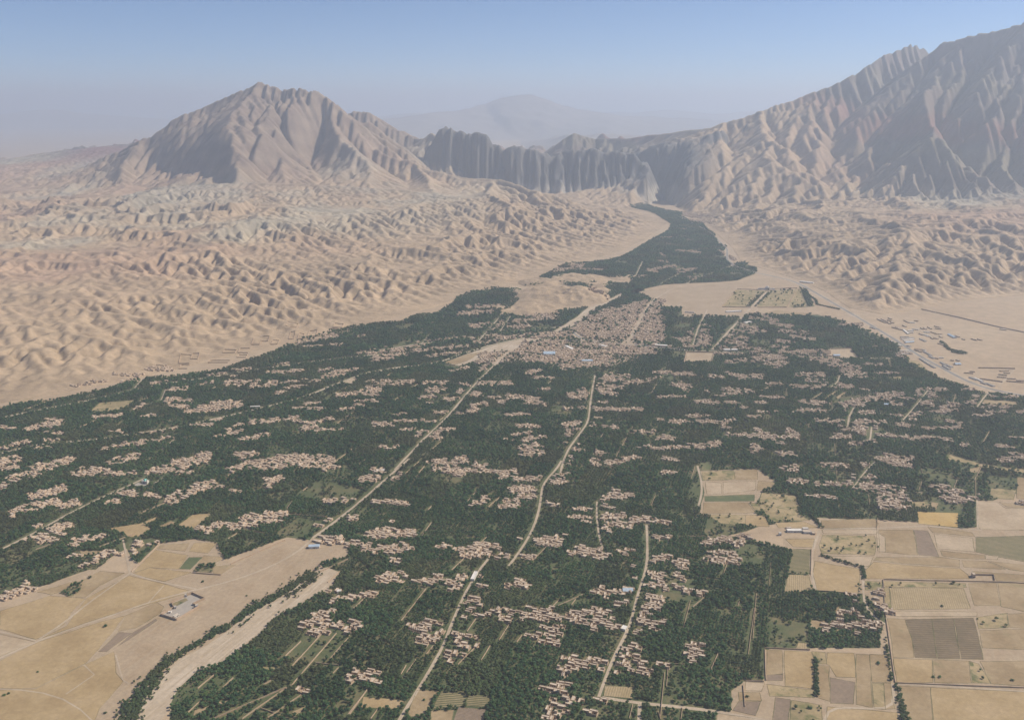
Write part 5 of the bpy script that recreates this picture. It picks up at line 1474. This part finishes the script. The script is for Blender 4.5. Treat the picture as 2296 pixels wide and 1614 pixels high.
for it in ROADSIDE.split(';'):
    t = it.split(); n = [float(a) for a in t[1:]]
    wm, rm, words_ = {'m': (M_wall, M_roof, 'low mud-roofed building'), 'w': (M_plaster, M_whiteroof, 'white-roofed building'), 'b': (M_plaster, M_blueroof, 'blue-roofed building'), 'd': (M_plaster, M_darkroof, 'grey-roofed building')}[t[0]]
    o = strip_building('roadside_building', 'l', n[0], n[1], n[2], n[3], n[4], 3.4, wm, rm, gable=t[0] == 'b')
    GENERIC.append((o, words_, 'building', 'roadside settlement'))

# pale and blue roofs that stand out in the town and villages
for view, n, kind, lab in (
        ('b', (985, 705, 1050, 705, 26, 6), 'b', 'large blue-roofed hall in the middle of the old town'),
        ('b', (1110, 660, 1150, 680, 12, 5), 'w', 'pale-roofed building at the bend of the main street in town'),
        ('b', (1200, 745, 1260, 745, 12, 5), 'b', 'blue-roofed building at the near edge of the old town'),
        ('b', (1610, 655, 1680, 660, 14, 5), 'w', 'white-roofed building on the main street right of town'),
        ('b', (1300, 655, 1340, 665, 12, 5), 'w', 'small white-roofed building on the town main street'),
        ('c', (430, 755, 520, 755, 14, 5), 'w', 'white-roofed building at the crossroads right of the walled ground'),
        ('c', (1110, 790, 1150, 790, 12, 4.5), 'b', 'blue-green roofed building inside the walled bare plot'),
        ('c', (560, 588, 600, 580, 12, 5), 'w', 'pale-roofed building below the palace avenue'),
        ('c', (445, 518, 540, 512, 12, 4.5), 'w', 'long pale shed on bare ground left of the palace avenue'),
        ('c', (190, 518, 250, 522, 9, 4), 'd', 'low grey-roofed shed on bare ground left of the avenue'),
        ('c', (1425, 1095, 1455, 1095, 9, 4.5), 'b', 'pale blue-roofed building among the right-hand villages'),
        ('c', (905, 330, 990, 340, 16, 5), 'w', 'white filling station beside the highway at the foot of the hills'),
        ('e', (700, 735, 722, 690, 7, 4.2), 'w', 'long white-roofed shed beside the road in the middle orchards'),
        ('e', (1545, 1015, 1560, 995, 8, 4), 'w', 'white flat-roofed building beside the long lane village road'),
        ('e', (1545, 795, 1600, 795, 10, 4), 'b', 'pale blue-roofed building left of the right-hand village road'),
        ('d', (1735, 548, 1795, 545, 9, 4.2), 'b', 'low blue-roofed building on gravel at the head of the riverbed'),
        ('d', (2100, 125, 2160, 118, 9, 4), 'w', 'white-roofed building beside the upper left road'),
        ('d', (1890, 800, 1915, 795, 7, 3.8), 'w', 'small white building at the orchard edge above the riverbed'),
        ('a', (1405, 1003, 1460, 1000, 7, 4), 'w', 'white building in the left-hand village by the stream road')):
    wm, rm = {'w': (M_plaster, M_whiteroof), 'b': (M_plaster, M_blueroof), 'd': (M_plaster, M_darkroof)}[kind]
    o = strip_building('building', view, *n[:4], n[4], n[5], wm, rm, gable=kind == 'b', windows=0 if n[5] < 5 else 6)
    tag(o, lab, 'building')

# walled compound on the dry field beside the river
def gp(view, x, y): return tuple(trg(view, [(x, y)])[0])
kc = gp('k', 900, 760)
comp_o = empty('walled_compound', kc[0], kc[1], .25)
tag(comp_o, 'mud-walled compound with a concrete yard standing alone beside the dry riverbed', 'compound')
ring = [gp('k', *p) for p in ((310, 1003), (835, 1165), (1580, 735), (1375, 655), (1770, 470), (1350, 290), (1125, 385), (650, 615), (742, 765))]
for a, b_ in zip(ring, ring[1:] + ring[:1]):
    v, f = wall_mesh(a, b_, 3.6, .7, crumble=.06)
    link('wall', [(x - kc[0], y - kc[1], z) for x, y, z in v], f, M_wall, comp_o)
link('yard', [(x - kc[0], y - kc[1], .08) for x, y in ring], [list(range(len(ring)))], M_slab, comp_o)
bed = [gp('k', *p) for p in ((665, 625), (1120, 430), (1225, 500), (770, 735))]
link('garden_bed', [(x - kc[0], y - kc[1], .16) for x, y in bed], [[0, 3, 2, 1]], SOIL['scrub'], comp_o)
for x, y, sz, h, lab in ((1505, 740, 4.2, 5.2, 'pale guard tower at the right corner of the walled compound'), (1145, 385, 3.4, 5.0, 'small pale tower on the far wall of the walled compound'), (790, 775, 3.6, 4.6, 'white tower at the corner of the compound garden bed')):
    q = gp('k', x, y)
    o = building('guard_tower', q[0], q[1], sz, sz, h, .35, M_plaster, M_roof, .3)
    link('ladder', [(sz / 2 + .05, -.3, 0), (sz / 2 + .6, -.3, 0), (sz / 2 + .05, .3, h), (sz / 2 + .05, -.3, h)], [(0, 1, 2, 3)], M_bark, o)
    tag(o, lab, 'tower', 'towers of the walled compound')
o = strip_building('barrack', 'k', 745, 1085, 905, 995, 4.2, 3.8, M_plaster, M_roof, windows=4); tag(o, 'long cream-roofed barrack inside the near corner of the walled compound', 'building')
o = strip_building('hut', 'k', 570, 915, 655, 915, 3.2, 3, M_plaster, M_whiteroof); tag(o, 'small white hut by the left wall of the walled compound', 'hut')

# palace at the head of the walled gardens
pc = gp('m', 960, 330)
pal = empty('palace', pc[0], pc[1], 0.2)
tag(pal, 'white palace on a terrace between the two walled green gardens', 'palace')
s = Solid()
s.box('terrace', -46, -6, 36, 26, 0, 2.2)
s.house(-42, 6, -6, 18, 8.0, 2.2)
solid_obj(s, 'terrace', 'terrace', M_track, pal); solid_obj(s, 'wall', 'wing', M_plaster, pal); solid_obj(s, 'roof', 'roof', M_darkroof, pal)
s = Solid(); s.house(-8, 2, 6, 22, 14.0, 2.2); s.dome(-1, 12, 6, 13.6, 5, 10)
solid_obj(s, 'wall', 'main_hall', M_plaster, pal); solid_obj(s, 'roof', 'roof', M_whiteroof, pal); solid_obj(s, 'dome', 'dome', M_whiteroof, pal)
s = Solid()
for bx_ in ((6, 4, 32, 8), (6, 18, 32, 22), (6, 8, 9, 18), (29, 8, 32, 18)): s.house(*bx_, 6.5, 2.2)
solid_obj(s, 'wall', 'courtyard_range', M_plaster, pal)
fs = s.f['roof']
for f in fs: link('roof', [s.v[i] for i in f], [(0, 1, 2, 3)], M_whiteroof, pal)
for k in range(7):
    wx = -40 + k * 5.2
    link('window', [(wx, 5.96, 3.4), (wx + 1.6, 5.96, 3.4), (wx + 1.6, 5.96, 6.2), (wx, 5.96, 6.2)], [(0, 1, 2, 3)], M_glass, pal)
for k in range(3):
    wx = -6.4 + k * 4.2
    link('arch', [(wx, 1.96, 2.3), (wx + 2.6, 1.96, 2.3), (wx + 2.6, 1.96, 8), (wx + 1.3, 1.96, 9.6), (wx, 1.96, 8)], [(0, 1, 2, 3, 4)], M_glass, pal)
mark([(pc[0] + a, pc[1] + b_) for a in range(-46, 38, 3) for b_ in range(-6, 28, 3)], 2)

# mosque with a turquoise dome beside the upper left road
qc = gp('q', 1200, 740)
mo = empty('mosque', qc[0], qc[1], .3, -.35)
tag(mo, 'small white mosque with a turquoise dome beside the upper left road', 'mosque')
s = Solid(); s.house(-6.5, 0, 6.5, 9, 5.6); s.dome(0, 4.6, 3.6, 5.3, 4.2, 12); s.box('court', -16, -16, 10, -.1, 0, .3)
solid_obj(s, 'wall', 'prayer_hall', M_plaster, mo); solid_obj(s, 'roof', 'roof', M_whiteroof, mo); solid_obj(s, 'dome', 'dome', M_turq, mo); solid_obj(s, 'court', 'courtyard', M_slab, mo)
s = Solid(); s.box('m', 7.4, -.4, 9.0, 1.2, 0, 11)
mn = solid_obj(s, 'm', 'minaret', M_plaster, mo)
s = Solid(); s.dome(8.2, .4, 1.1, 11, 1.6, 8); solid_obj(s, 'dome', 'cap', M_turq, mn)
link('door', [(-1, -.03, 0.3), (1, -.03, 0.3), (1, -.03, 3.2), (0, -.03, 3.9), (-1, -.03, 3.2)], [(0, 1, 2, 3, 4)], M_door, mo)
mark([(qc[0] + a, qc[1] + b_) for a in range(-18, 14, 2) for b_ in range(-18, 12, 2)], 1)

# farm sheds at the end of the dark canal, and the lone farmhouse among the fields
for n, wm, rm, lab, gb in (((720, 480, 1310, 480, 9, 4.6), M_plaster, M_whiteroof, 'longest pale farm shed at the end of the tree-lined canal', False),
                           ((1370, 520, 1690, 525, 10, 4.2), M_plaster, M_roof, 'shorter cream farm shed right of the longest shed by the canal', False),
                           ((1720, 570, 1850, 575, 8, 3.6), M_wall, M_roof, 'square mud outbuilding at the right end of the canal sheds', False),
                           ((1345, 405, 1575, 405, 5, 4.4), M_plaster, M_whiteroof, 'narrow white shed behind the pale farm sheds by the canal', False),
                           ((690, 355, 900, 370, 5, 3.4), M_wall, M_roof, 'low mud shed behind the left end of the canal sheds', False),
                           ((420, 620, 470, 620, 4, 5.5), M_plaster, M_whiteroof, 'small white tower left of the farm sheds by the canal', False)):
    tag(strip_building('farm_shed', 'n', *n[:4], n[4], n[5], wm, rm, gable=gb, windows=5 if n[2] - n[0] > 250 else 0), lab, 'shed', 'farm sheds by the canal')
o = strip_building('farmhouse', 'o', 690, 560, 830, 575, 8, 7.0, M_wall, M_roof, windows=3)
tag(o, 'tall mud farmhouse alone beside the long wall among the right fields', 'house')
for a, b_ in (((830, 500), (1715, 512)), ((1715, 512), (1765, 745))):
    A, B = gp('o', *a), gp('o', *b_)
    v, f = wall_mesh(A, B, 3.0, .9, crumble=.1)
    o = link('mud_wall', [(x - A[0], y - A[1], z) for x, y, z in v], f, M_wall); o.location = (*A, .2)
    tag(o, 'far yard wall of the lone farmhouse among the right fields' if a[0] == 830 else 'right-hand yard wall of the lone farmhouse among the right fields', 'wall')

# ruined citadel on the bare hillock
def hillz(x, y):
    i = int(np.clip((y - 3100) / 7, 0, hz.shape[0] - 1)); j = int(np.clip((x + 400) / 7, 0, hz.shape[1] - 1)); return float(hz[i, j])
fo = gp('p', 1150, 800)
fort = empty('ruined_fort', fo[0], fo[1], 0)
tag(fort, 'ruined mud citadel on top of the bare hillock above the town', 'ruin')
fr = random.Random(3)
for x, y, sx, sy, h in [(780, 700, 10, 8, 9), (840, 640, 9, 9, 11), (930, 690, 12, 8, 10), (1000, 600, 12, 10, 12), (1060, 560, 9, 8, 9), (960, 760, 16, 5, 7), (1100, 780, 26, 6, 10), (1250, 820, 24, 7, 11), (1350, 840, 14, 8, 9), (1430, 740, 8, 7, 6), (1540, 880, 9, 9, 9), (1640, 950, 8, 8, 7)]:
    q = gp('p', x, y + 60); z = hillz(*q)
    a = fr.uniform(-.3, .3); s = Solid()
    c_, s_ = math.cos(a), math.sin(a)
    vs = []
    for zz, k in ((-3, 1.08), (h * .6, 1.0), (h, .9)):
        for px_, py_ in ((-1, -1), (1, -1), (1, 1), (-1, 1)):
            ax, ay = px_ * sx / 2 * k, py_ * sy / 2 * k
            vs.append((q[0] - fo[0] + ax * c_ - ay * s_, q[1] - fo[1] + ax * s_ + ay * c_, z + zz + (fr.uniform(-2, 1) if zz == h else 0)))
    f = [(0, 1, 5, 4), (1, 2, 6, 5), (2, 3, 7, 6), (3, 0, 4, 7), (4, 5, 9, 8), (5, 6, 10, 9), (6, 7, 11, 10), (7, 4, 8, 11), (8, 9, 10, 11)]
    link('broken_wall', vs, f, M_wall, fort)

# long earth rampart crossing the bare plain on the right
A = trg('c', pts('1660 500 1900 553 2150 613 2340 652'))
v, f = [], []
for i, (x, y) in enumerate(np.concatenate([along(A[k], A[k + 1], 25)[:-1] for k in range(len(A) - 1)] + [A[-1:]])):
    z = float(zat(np.array([x]), np.array([y]))[0]); hh = 3.4 + 1.2 * float(fbm(np.array(x), np.array(y), 80., 2, 601))
    nx_, ny_ = .24, .97
    for o_, q in ((-7, -1), (-1.6, hh), (1.6, hh), (7, -1)): v.append((x + nx_ * o_, y + ny_ * o_, z + q))
    if i: k = 4 * i; f += [(k - 4, k, k + 1, k - 3), (k - 3, k + 1, k + 2, k - 2), (k - 2, k + 2, k + 3, k - 1)]
tag(link('earth_rampart', v, f, M_wall), 'long straight earth rampart crossing the bare plain right of the highway', 'rampart')

# low ruined enclosures on the slope above the left edge of the orchards
for k, (x, y, w, h_) in enumerate([(1040, 735, 60, 46), (1095, 720, 40, 30), (1035, 775, 46, 20), (1290, 690, 70, 14), (1370, 685, 55, 24), (1440, 640, 46, 26), (1490, 622, 40, 20), (1545, 640, 36, 22), (1640, 605, 28, 34), (1690, 605, 30, 28), (1755, 590, 46, 32), (1870, 575, 50, 26), (1640, 555, 60, 16), (1900, 548, 50, 18), (900, 780, 60, 18), (1230, 745, 110, 12), (1360, 715, 50, 14)]):
    c4 = [gp('a', x + sx * w / 2 + (6 if sy < 0 else -6), y + sy * h_ / 2) for sx, sy in ((-1, 1), (1, 1), (1, -1), (-1, -1))]
    e = empty('ruined_enclosure', *c4[0], 0)
    for i in range(4):
        if hash((k, i)) % 7 == 0 and i != 0: continue
        a, b_ = np.array(c4[i]), np.array(c4[(i + 1) % 4])
        P_ = along(a, b_, 8.); v, f = [], []
        d = (b_ - a) / (np.hypot(*(b_ - a)) + 1e-6); nn = np.array([-d[1], d[0]]) * .7
        for j, p in enumerate(P_):
            z = float(zat(np.array([p[0]]), np.array([p[1]]))[0])
            for q, zz in ((p - nn, -1), (p - nn * .7, 2.6), (p + nn * .7, 2.6), (p + nn, -1)): v.append((q[0] - c4[0][0], q[1] - c4[0][1], z + zz))
            if j: m_ = 4 * j; f += [(m_ - 4, m_, m_ + 1, m_ - 3), (m_ - 3, m_ + 1, m_ + 2, m_ - 2), (m_ - 2, m_ + 2, m_ + 3, m_ - 1)]
        f += [(0, 1, 2, 3), (len(v) - 1, len(v) - 2, len(v) - 3, len(v) - 4)]
        link('wall', v, f, M_wall, e)
    GENERIC.append((e, 'roofless mud enclosure', 'enclosure', 'left slope ruins'))

# lone bushes and heaps standing in the fields
bush_m = [crown_mesh(300 + i, r=2.2, h=2.4, nleaf=45, base=.1, leaf=.7) for i in range(3)]
br = random.Random(4)
for view, x, y, sc, lab in (('f', 1340, 1276, 1.6, 'round dark bush in the stubble field left of the tree-lined canal'), ('f', 555, 1477, 1.2, 'dark bush in the tan field at the grove edge near the bottom'), ('f', 935, 1546, 1.3, 'upright dark bush in the weedy plot at the bottom right'),
                            ('f', 1720, 934, 1.3, 'dark bush on the furrowed field beside the long wall'), ('f', 1665, 1358, 1.3, 'left one of two dark bushes in the large ochre field'), ('f', 1708, 1358, 1.3, 'right one of two dark bushes in the large ochre field'),
                            ('f', 2140, 1380, 1.3, 'low bush near the lower track in the right-hand tan field'), ('f', 635, 412, 1.2, 'single bush at the lower right corner of the mid-distance fields'), ('d', 596, 990, 1.7, 'double bush beside the track in the large dry field'),
                            ('d', 1137, 741, 1.4, 'bush beside the track above the walled compound'), ('d', 210, 1246, .9, 'small bush alone in the lower left dry field'), ('d', 25, 1378, 1.2, 'dark bush at the left edge of the lower left field'),
                            ('d', 48, 1366, 1.1, 'second dark bush beside the one at the left field edge'), ('d', 592, 1476, 1.2, 'bush near the bottom of the stubble field by the riverbed'), ('e', 430, 1405, 1.1, 'dark bush in the pale field beside the left road'),
                            ('d', 1384, 820, .9, 'tiny bush on the gravel right of the walled compound'), ('d', 1212, 1018, 1.3, 'clump of dry scrub at the riverbank below the compound'), ('f', 1340, 580, 1.1, 'bush on the narrow pale strip between tan fields')):
    q = gp(view, x, y)
    o = bpy.data.objects.new('lone_bush', bush_m[br.randrange(3)]); COL.objects.link(o); o.location = (q[0], q[1], .2); o.scale = (sc, sc, sc * .8); o.rotation_euler = (0, 0, br.uniform(0, 6))
    tag(o, lab, 'bush', 'lone bushes in the fields')
# ------------------------------------------------------------------ where the trees stand
def orchard_points(y0, y1, sp, seed):
    q = np.random.default_rng(seed)
    cx = np.array([[-.62 * y1 - 80, y0], [.62 * y1 + 80, y0], [-.62 * y1 - 80, y1], [.62 * y1 + 80, y1]])
    a = cx @ ex; b_ = cx @ ey
    A, B = np.meshgrid(np.arange(a.min(), a.max(), sp), np.arange(b_.min(), b_.max(), sp))
    A, B = A.ravel(), B.ravel()
    x0 = A * ex[0] + B * ey[0]; y0_ = A * ex[1] + B * ey[1]
    m = (y0_ >= y0) & (y0_ < y1) & (np.abs(x0) < .62 * y0_ + 80)
    A, B = A[m], B[m]
    I, J = np.floor(A / PW + .25 * vnoise(A / 300, B / 300, 3)).astype(np.int64), np.floor(B / PD).astype(np.int64)
    kind = hash2(I, J, 71); dens = hash2(I, J, 72); tint = hash2(I, J, 73)
    jit = np.where(kind < .22, .10, .42)                       # some plots are planted in rows, most grow anyhow
    A = A + q.uniform(-1, 1, len(A)) * jit * sp; B = B + q.uniform(-1, 1, len(A)) * jit * sp
    x = A * ex[0] + B * ey[0]; y = A * ex[1] + B * ey[1]
    pr = np.where(dens < .03, .14, np.where(dens < .08, .5, np.where(dens < .25, .85, .98)))
    gapn = fbm(x, y, 38, 3, 81)
    pr = pr * np.where(gapn < -.42, .45, 1)
    ok = (q.random(len(x)) < pr)
    dens = dens[ok]
    x, y, tint, kind = x[ok], y[ok], tint[ok], kind[ok]
    g_ = in_any(x, y, GREEN)
    sc_ = in_any(x, y, [P for k, P in FIELD_POLYS if k == 'scrub'])
    wd = in_any(x, y, [P for k, P in FIELD_POLYS if k == 'weedy'])
    op = in_any(x, y, OPEN)
    u = q.random(len(x))
    g_ &= ~(in_any(x, y, TOWN) & (u > .5))
    ok = ((g_ & ~op) | (sc_ & (u < .33)) | (wd & (u < .05))) & ~hit(x, y)
    # green strip along the dry river
    x, y, tint, kind, dens = x[ok], y[ok], tint[ok], kind[ok], dens[ok]
    t2 = np.clip(tint * 1.25 - .62 + .5 * fbm(x, y, 260, 3, 83) , 0, 1) * .8
    return x, y, t2, kind, q, (hash2((dens * 9973).astype(np.int64), (dens * 7919).astype(np.int64), 75) - .5) * .34 + .16 * fbm(x, y, 150, 3, 85)

T1 = orchard_points(930, 1750, 4.7, 1); T2 = orchard_points(1750, 2900, 6.2, 2); T3 = orchard_points(2900, 7800, 8.5, 3)
STRIP = [(trg('d', pts(b_)), w) for b_, w in (('1765 690 1680 755 1560 825', 17), ('1560 825 1430 885 1330 975 1200 1035', 12), ('1200 1035 1100 1098 1000 1150', 7), ('1000 1150 920 1215 850 1300', 12), ('850 1300 780 1400 690 1560', 15),
                                              )] + [(trg('f', pts(b_)), w) for b_, w in (('1250 705 1255 770 1238 850', 4), ('1440 1400 1470 1500 1500 1620', 5), ('1385 1010 1400 1200 1436 1390', 3), ('1000 630 1100 665 1250 705', 3), ('710 60 830 240 1000 468', 5), ('965 1250 970 1470', 3), ('1390 1090 1420 1370', 3))] + \
    [(trg('c', pts(b_)), w) for b_, w in (('700 395 600 480', 16), ('930 390 1000 440 1010 470 1150 500', 5), ('1780 700 1830 750 1940 770', 6), ('1850 765 1930 778', 7))]
def strip_points():
    X_, Y_ = [], []
    q = np.random.default_rng(9)
    for P, w in STRIP:
        for a, b_ in zip(P[:-1], P[1:]):
            L = np.hypot(*(b_ - a)); n = int(L * w / 3.6)
            t = q.random(n); o = q.normal(0, .5, (n, 2)) * w
            X_.append(a[0] + (b_[0] - a[0]) * t + o[:, 0]); Y_.append(a[1] + (b_[1] - a[1]) * t + o[:, 1])
    x, y = np.concatenate(X_), np.concatenate(Y_)
    k = ~hit(x, y)
    x, y = x[k], y[k]
    return x, y, np.clip(.35 + .4 * fbm(x, y, 60, 3, 91), 0, 1), np.ones(len(x)), q, np.zeros(len(x))
T4 = strip_points()

# the three hundred nearest as trees of their own
near_order = np.argsort(T1[1])
u1, v1_ = pix(T1[0], T1[1])
inf = (u1 > 6) & (u1 < 2290) & (v1_ < 1606)
near_idx = [i for i in near_order if inf[i]][:300]
tq = random.Random(11)
for i in near_idx:
    k = tq.randrange(6); s_ = tq.uniform(.75, 1.2)
    o = bpy.data.objects.new('orchard_tree', trunks[k]); COL.objects.link(o)
    o.location = (float(T1[0][i]), float(T1[1][i]), .05); o.rotation_euler = (0, 0, tq.uniform(0, 6.28)); o.scale = (s_, s_, s_ * tq.uniform(.85, 1.2))
    c = bpy.data.objects.new('crown', crowns[k]); COL.objects.link(c); c.parent = o
    tag(o, 'leafy dark green orchard tree in the grove along the bottom edge of the photo', 'tree', 'orchard trees along the bottom edge')
isnear = np.zeros(len(T1[0]), bool); isnear[near_idx] = True

PCOL = bpy.data.collections.new('tree_kinds')
pk = []
def whole_tree(i, crown):
    v, f, mi = [], [], []
    for me, m in ((crown, 0), (trunks[i % 6], 1)):
        k = len(v)
        v += [tuple(a.co) for a in me.vertices]
        for p in me.polygons: f.append(tuple(k + a for a in p.vertices)); mi.append(m)
    me = bpy.data.meshes.new('tree_kind'); me.from_pydata(v, [], f); me.update()
    me.materials.append(M_leaf); me.materials.append(M_bark)
    me.polygons.foreach_set('material_index', mi)
    o = bpy.data.objects.new('tree_kind', me); PCOL.objects.link(o); return o
for i in range(6): whole_tree(i, crowns[i])
whole_tree(6, poplar)

def scatter(name, x, y, tint, kind, q, shade, base):
    n = len(x)
    me = bpy.data.meshes.new(name)
    z = np.full(n, .05)
    far = y > 2400
    if far.any(): z[far] += zat(x[far], y[far])
    low = z < 18
    x, y, z, tint, kind, shade = x[low], y[low], z[low], tint[low], kind[low], shade[low]; n = len(x); me.vertices
    me.vertices.add(n); me.vertices.foreach_set('co', np.stack([x, y, z], 1).astype(np.float32).ravel())
    rot = q.uniform(0, 6.28, n); pop = q.random(n) < .015
    sc = base * q.uniform(.6, 1.4, n) * np.where(kind < .22, .85, 1)
    idx = np.where(pop, 6, q.integers(0, 6, n))
    for nm, typ, d in (('rot', 'FLOAT', rot), ('size', 'FLOAT', sc), ('tint', 'FLOAT', tint), ('shade', 'FLOAT', shade), ('pick', 'INT', idx)):
        a = me.attributes.new(nm, typ, 'POINT'); a.data.foreach_set('value', d.astype(np.int32 if typ == 'INT' else np.float32))
    o = bpy.data.objects.new(name, me); COL.objects.link(o); o['kind'] = 'stuff'
    ng = bpy.data.node_groups.new(name, 'GeometryNodeTree')
    ng.interface.new_socket('Geometry', in_out='INPUT', socket_type='NodeSocketGeometry')
    ng.interface.new_socket('Geometry', in_out='OUTPUT', socket_type='NodeSocketGeometry')
    N = ng.nodes; gi, go = N.new('NodeGroupInput'), N.new('NodeGroupOutput')
    ci = N.new('GeometryNodeCollectionInfo'); ci.inputs['Collection'].default_value = PCOL
    ci.inputs['Separate Children'].default_value = True; ci.inputs['Reset Children'].default_value = True
    ip = N.new('GeometryNodeInstanceOnPoints'); ip.inputs['Pick Instance'].default_value = True
    def at_(nm, typ):
        a = N.new('GeometryNodeInputNamedAttribute'); a.data_type = typ; a.inputs['Name'].default_value = nm; return a.outputs['Attribute']
    cx = N.new('ShaderNodeCombineXYZ'); ng.links.new(at_('rot', 'FLOAT'), cx.inputs[2])
    er = N.new('FunctionNodeEulerToRotation'); ng.links.new(cx.outputs[0], er.inputs[0])
    m2p = N.new('GeometryNodeMeshToPoints')
    ng.links.new(gi.outputs[0], m2p.inputs[0]); ng.links.new(m2p.outputs[0], ip.inputs['Points'])
    ng.links.new(ci.outputs[0], ip.inputs['Instance']); ng.links.new(at_('pick', 'INT'), ip.inputs['Instance Index'])
    ng.links.new(er.outputs[0], ip.inputs['Rotation']); ng.links.new(at_('size', 'FLOAT'), ip.inputs['Scale'])
    ng.links.new(ip.outputs[0], go.inputs[0])
    md = o.modifiers.new('trees', 'NODES'); md.node_group = ng
    return o
scatter('orchard_foliage', T1[0][~isnear], T1[1][~isnear], T1[2][~isnear], T1[3][~isnear], T1[4], T1[5][~isnear], 1.0)
scatter('orchard_foliage', *T2, 1.28)
scatter('orchard_foliage', *T3, 1.75)
scatter('riverside_bushes', *T4, .8)
print('trees', len(T1[0]), len(T2[0]), len(T3[0]), len(T4[0]))
# ------------------------------------------------------------------ labels that single things out
ORD = ['first', 'second', 'third', 'fourth', 'fifth', 'sixth', 'seventh', 'eighth', 'ninth', 'tenth', 'eleventh', 'twelfth', 'thirteenth', 'fourteenth', 'fifteenth', 'sixteenth', 'seventeenth', 'eighteenth', 'nineteenth', 'twentieth']
def ordw(n):
    if n < 20: return ORD[n]
    n += 1
    return '%d%s' % (n, 'th' if 10 <= n % 100 <= 20 else {1: 'st', 2: 'nd', 3: 'rd'}.get(n % 10, 'th'))
PLACES = [(1290, 1380, 'the large crossroads village'), (760, 1375, 'the riverbank village'), (990, 1435, 'the left road village'), (1285, 1545, 'the bottom edge village'), (1905, 1398, 'the field edge village'),
          (1425, 1478, 'the lane end village'), (1520, 1320, 'the small roadside hamlet'), (950, 1305, 'the strung-out hamlet'), (1553, 1462, 'the lone square hamlet'), (815, 1518, 'the lone left hamlet'),
          (1983, 1355, 'the canal side hamlet'), (1168, 1311, 'the round grove hamlet'), (900, 1225, 'the riverhead village'), (1090, 1225, 'the twin road village'), (1340, 1235, 'the middle grove village'),
          (1630, 1225, 'the paired hamlets'), (1370, 1160, 'the narrow lane village'), (1200, 1075, 'the bend village'), (1000, 1045, 'the upper grove village'), (700, 1030, 'the upper left village'),
          (420, 1100, 'the double left village'), (130, 1190, 'the left edge village'), (230, 1230, 'the left fields village'), (580, 1160, 'the pale gap village'), (860, 1060, 'the upper road village'),
          (1660, 1030, 'the mid right village'), (1960, 1080, 'the curved lane village'), (2090, 1120, 'the right fields village'), (410, 1360, 'the walled compound'), (1750, 1130, 'the mid-distance fields'),
          (2150, 1380, 'the right-hand fields'), (1640, 840, 'the walled sports ground'), (1700, 660, 'the palace gardens'), (700, 880, 'the far left orchards'), (1200, 900, 'the town orchards'), (1850, 900, 'the far right orchards'), (330, 1020, 'the left stream road')]
def nearest_place(u, v):
    return min(PLACES, key=lambda p: (p[0] - u) ** 2 + ((p[1] - v) * 1.6) ** 2)
vill = {}
for (o, i, desc) in house_objs:
    u, v = pix(HOUSES[i][0], HOUSES[i][1])
    vill.setdefault(nearest_place(float(u), float(v))[2], []).append((float(v), float(u), o, desc))
for name, L in vill.items():
    L.sort(key=lambda t: -t[0])
    per = 9 if len(L) > 40 else 6
    rows = [L[i:i + per] for i in range(0, len(L), per)]
    for r, row in enumerate(rows):
        row.sort(key=lambda t: t[1])
        for c, (v, u, o, desc) in enumerate(row):
            where = ('%s from left, %s row of %s' % (ordw(c), 'front' if r == 0 else ordw(r), name)) if len(L) > 1 else 'alone beside ' + name
            tag(o, desc + ', ' + where, 'house', 'mud houses of ' + name)

def label_set(items, make, cat, group):                        # items: (object, u, v, kind words)
    b = {}
    for o, u, v, w in items:
        p = nearest_place(u, v)
        side = 'left of' if u < p[0] - 45 else 'right of' if u > p[0] + 45 else 'behind' if v < p[1] else 'in front of'
        b.setdefault((w, side, p[2]), []).append((math.hypot(u - p[0], v - p[1]), o))
    for (w, side, nm), L in b.items():
        L.sort(key=lambda t: t[0])
        for k, (d, o) in enumerate(L):
            tag(o, (w if len(L) == 1 else ('nearest ' if k == 0 else ordw(k) + ' nearest ') + w) + ' %s %s' % (side, nm), cat, group)
items = []
for o, mid, L in WALL_OBJS:
    u, v = pix(mid[0], mid[1]); a = o.matrix_world
    d = np.array([vv.co[:2] for vv in (o.data.vertices[0], o.data.vertices[len(o.data.vertices) - 4])])
    dx_, dy_ = d[1] - d[0]
    items.append((o, float(u), float(v), ('long ' if L > 60 else 'short ') + 'thin mud wall running ' + ('away' if abs(dy_) > abs(dx_) else 'sideways')))
label_set(items, None, 'wall', 'mud walls between the orchards')

by = {}
for o, w, cat, st in GENERIC:
    x, y = o.location[:2]; u, v = pix(x, y); by.setdefault(st, []).append((float(v), float(u), o, w, cat))
for st, L in by.items():
    L.sort(key=lambda t: t[0])
    rows = [L[i:i + 7] for i in range(0, len(L), 7)]
    for r, row in enumerate(rows):
        row.sort(key=lambda t: t[1])
        for c, (v, u, o, w, cat) in enumerate(row):
            tag(o, '%s, %s from left in %s row back of the %s' % (w, ordw(c), ordw(len(rows) - 1 - r), st), cat, 'buildings of the ' + st)
BANDS = [(0, 560, 'leafy tree at the lower left grove corner beside the dry riverbed'), (560, 760, 'leafy tree between the slanting mud walls at the lower left'), (760, 900, 'leafy tree around the two stubble fields at the bottom left'),
         (900, 1120, 'leafy tree beside the left road and striped fields at the bottom'), (1120, 1230, 'leafy tree in the dark grove left of the bottom edge village'), (1230, 1360, 'leafy tree among the houses of the bottom edge village'),
         (1360, 1480, 'leafy tree below the near end of the village road'), (1480, 1660, 'leafy tree along the cross track at the bottom edge'), (1660, 2400, 'leafy tree among the bare fields at the bottom right')]
for o in list(COL.objects):
    if o.get('category') == 'tree':
        u, v = pix(o.location[0], o.location[1])
        for a, b_, t in BANDS:
            if a <= u < b_: o['label'] = t; o['group'] = 'orchard trees: ' + t[11:]
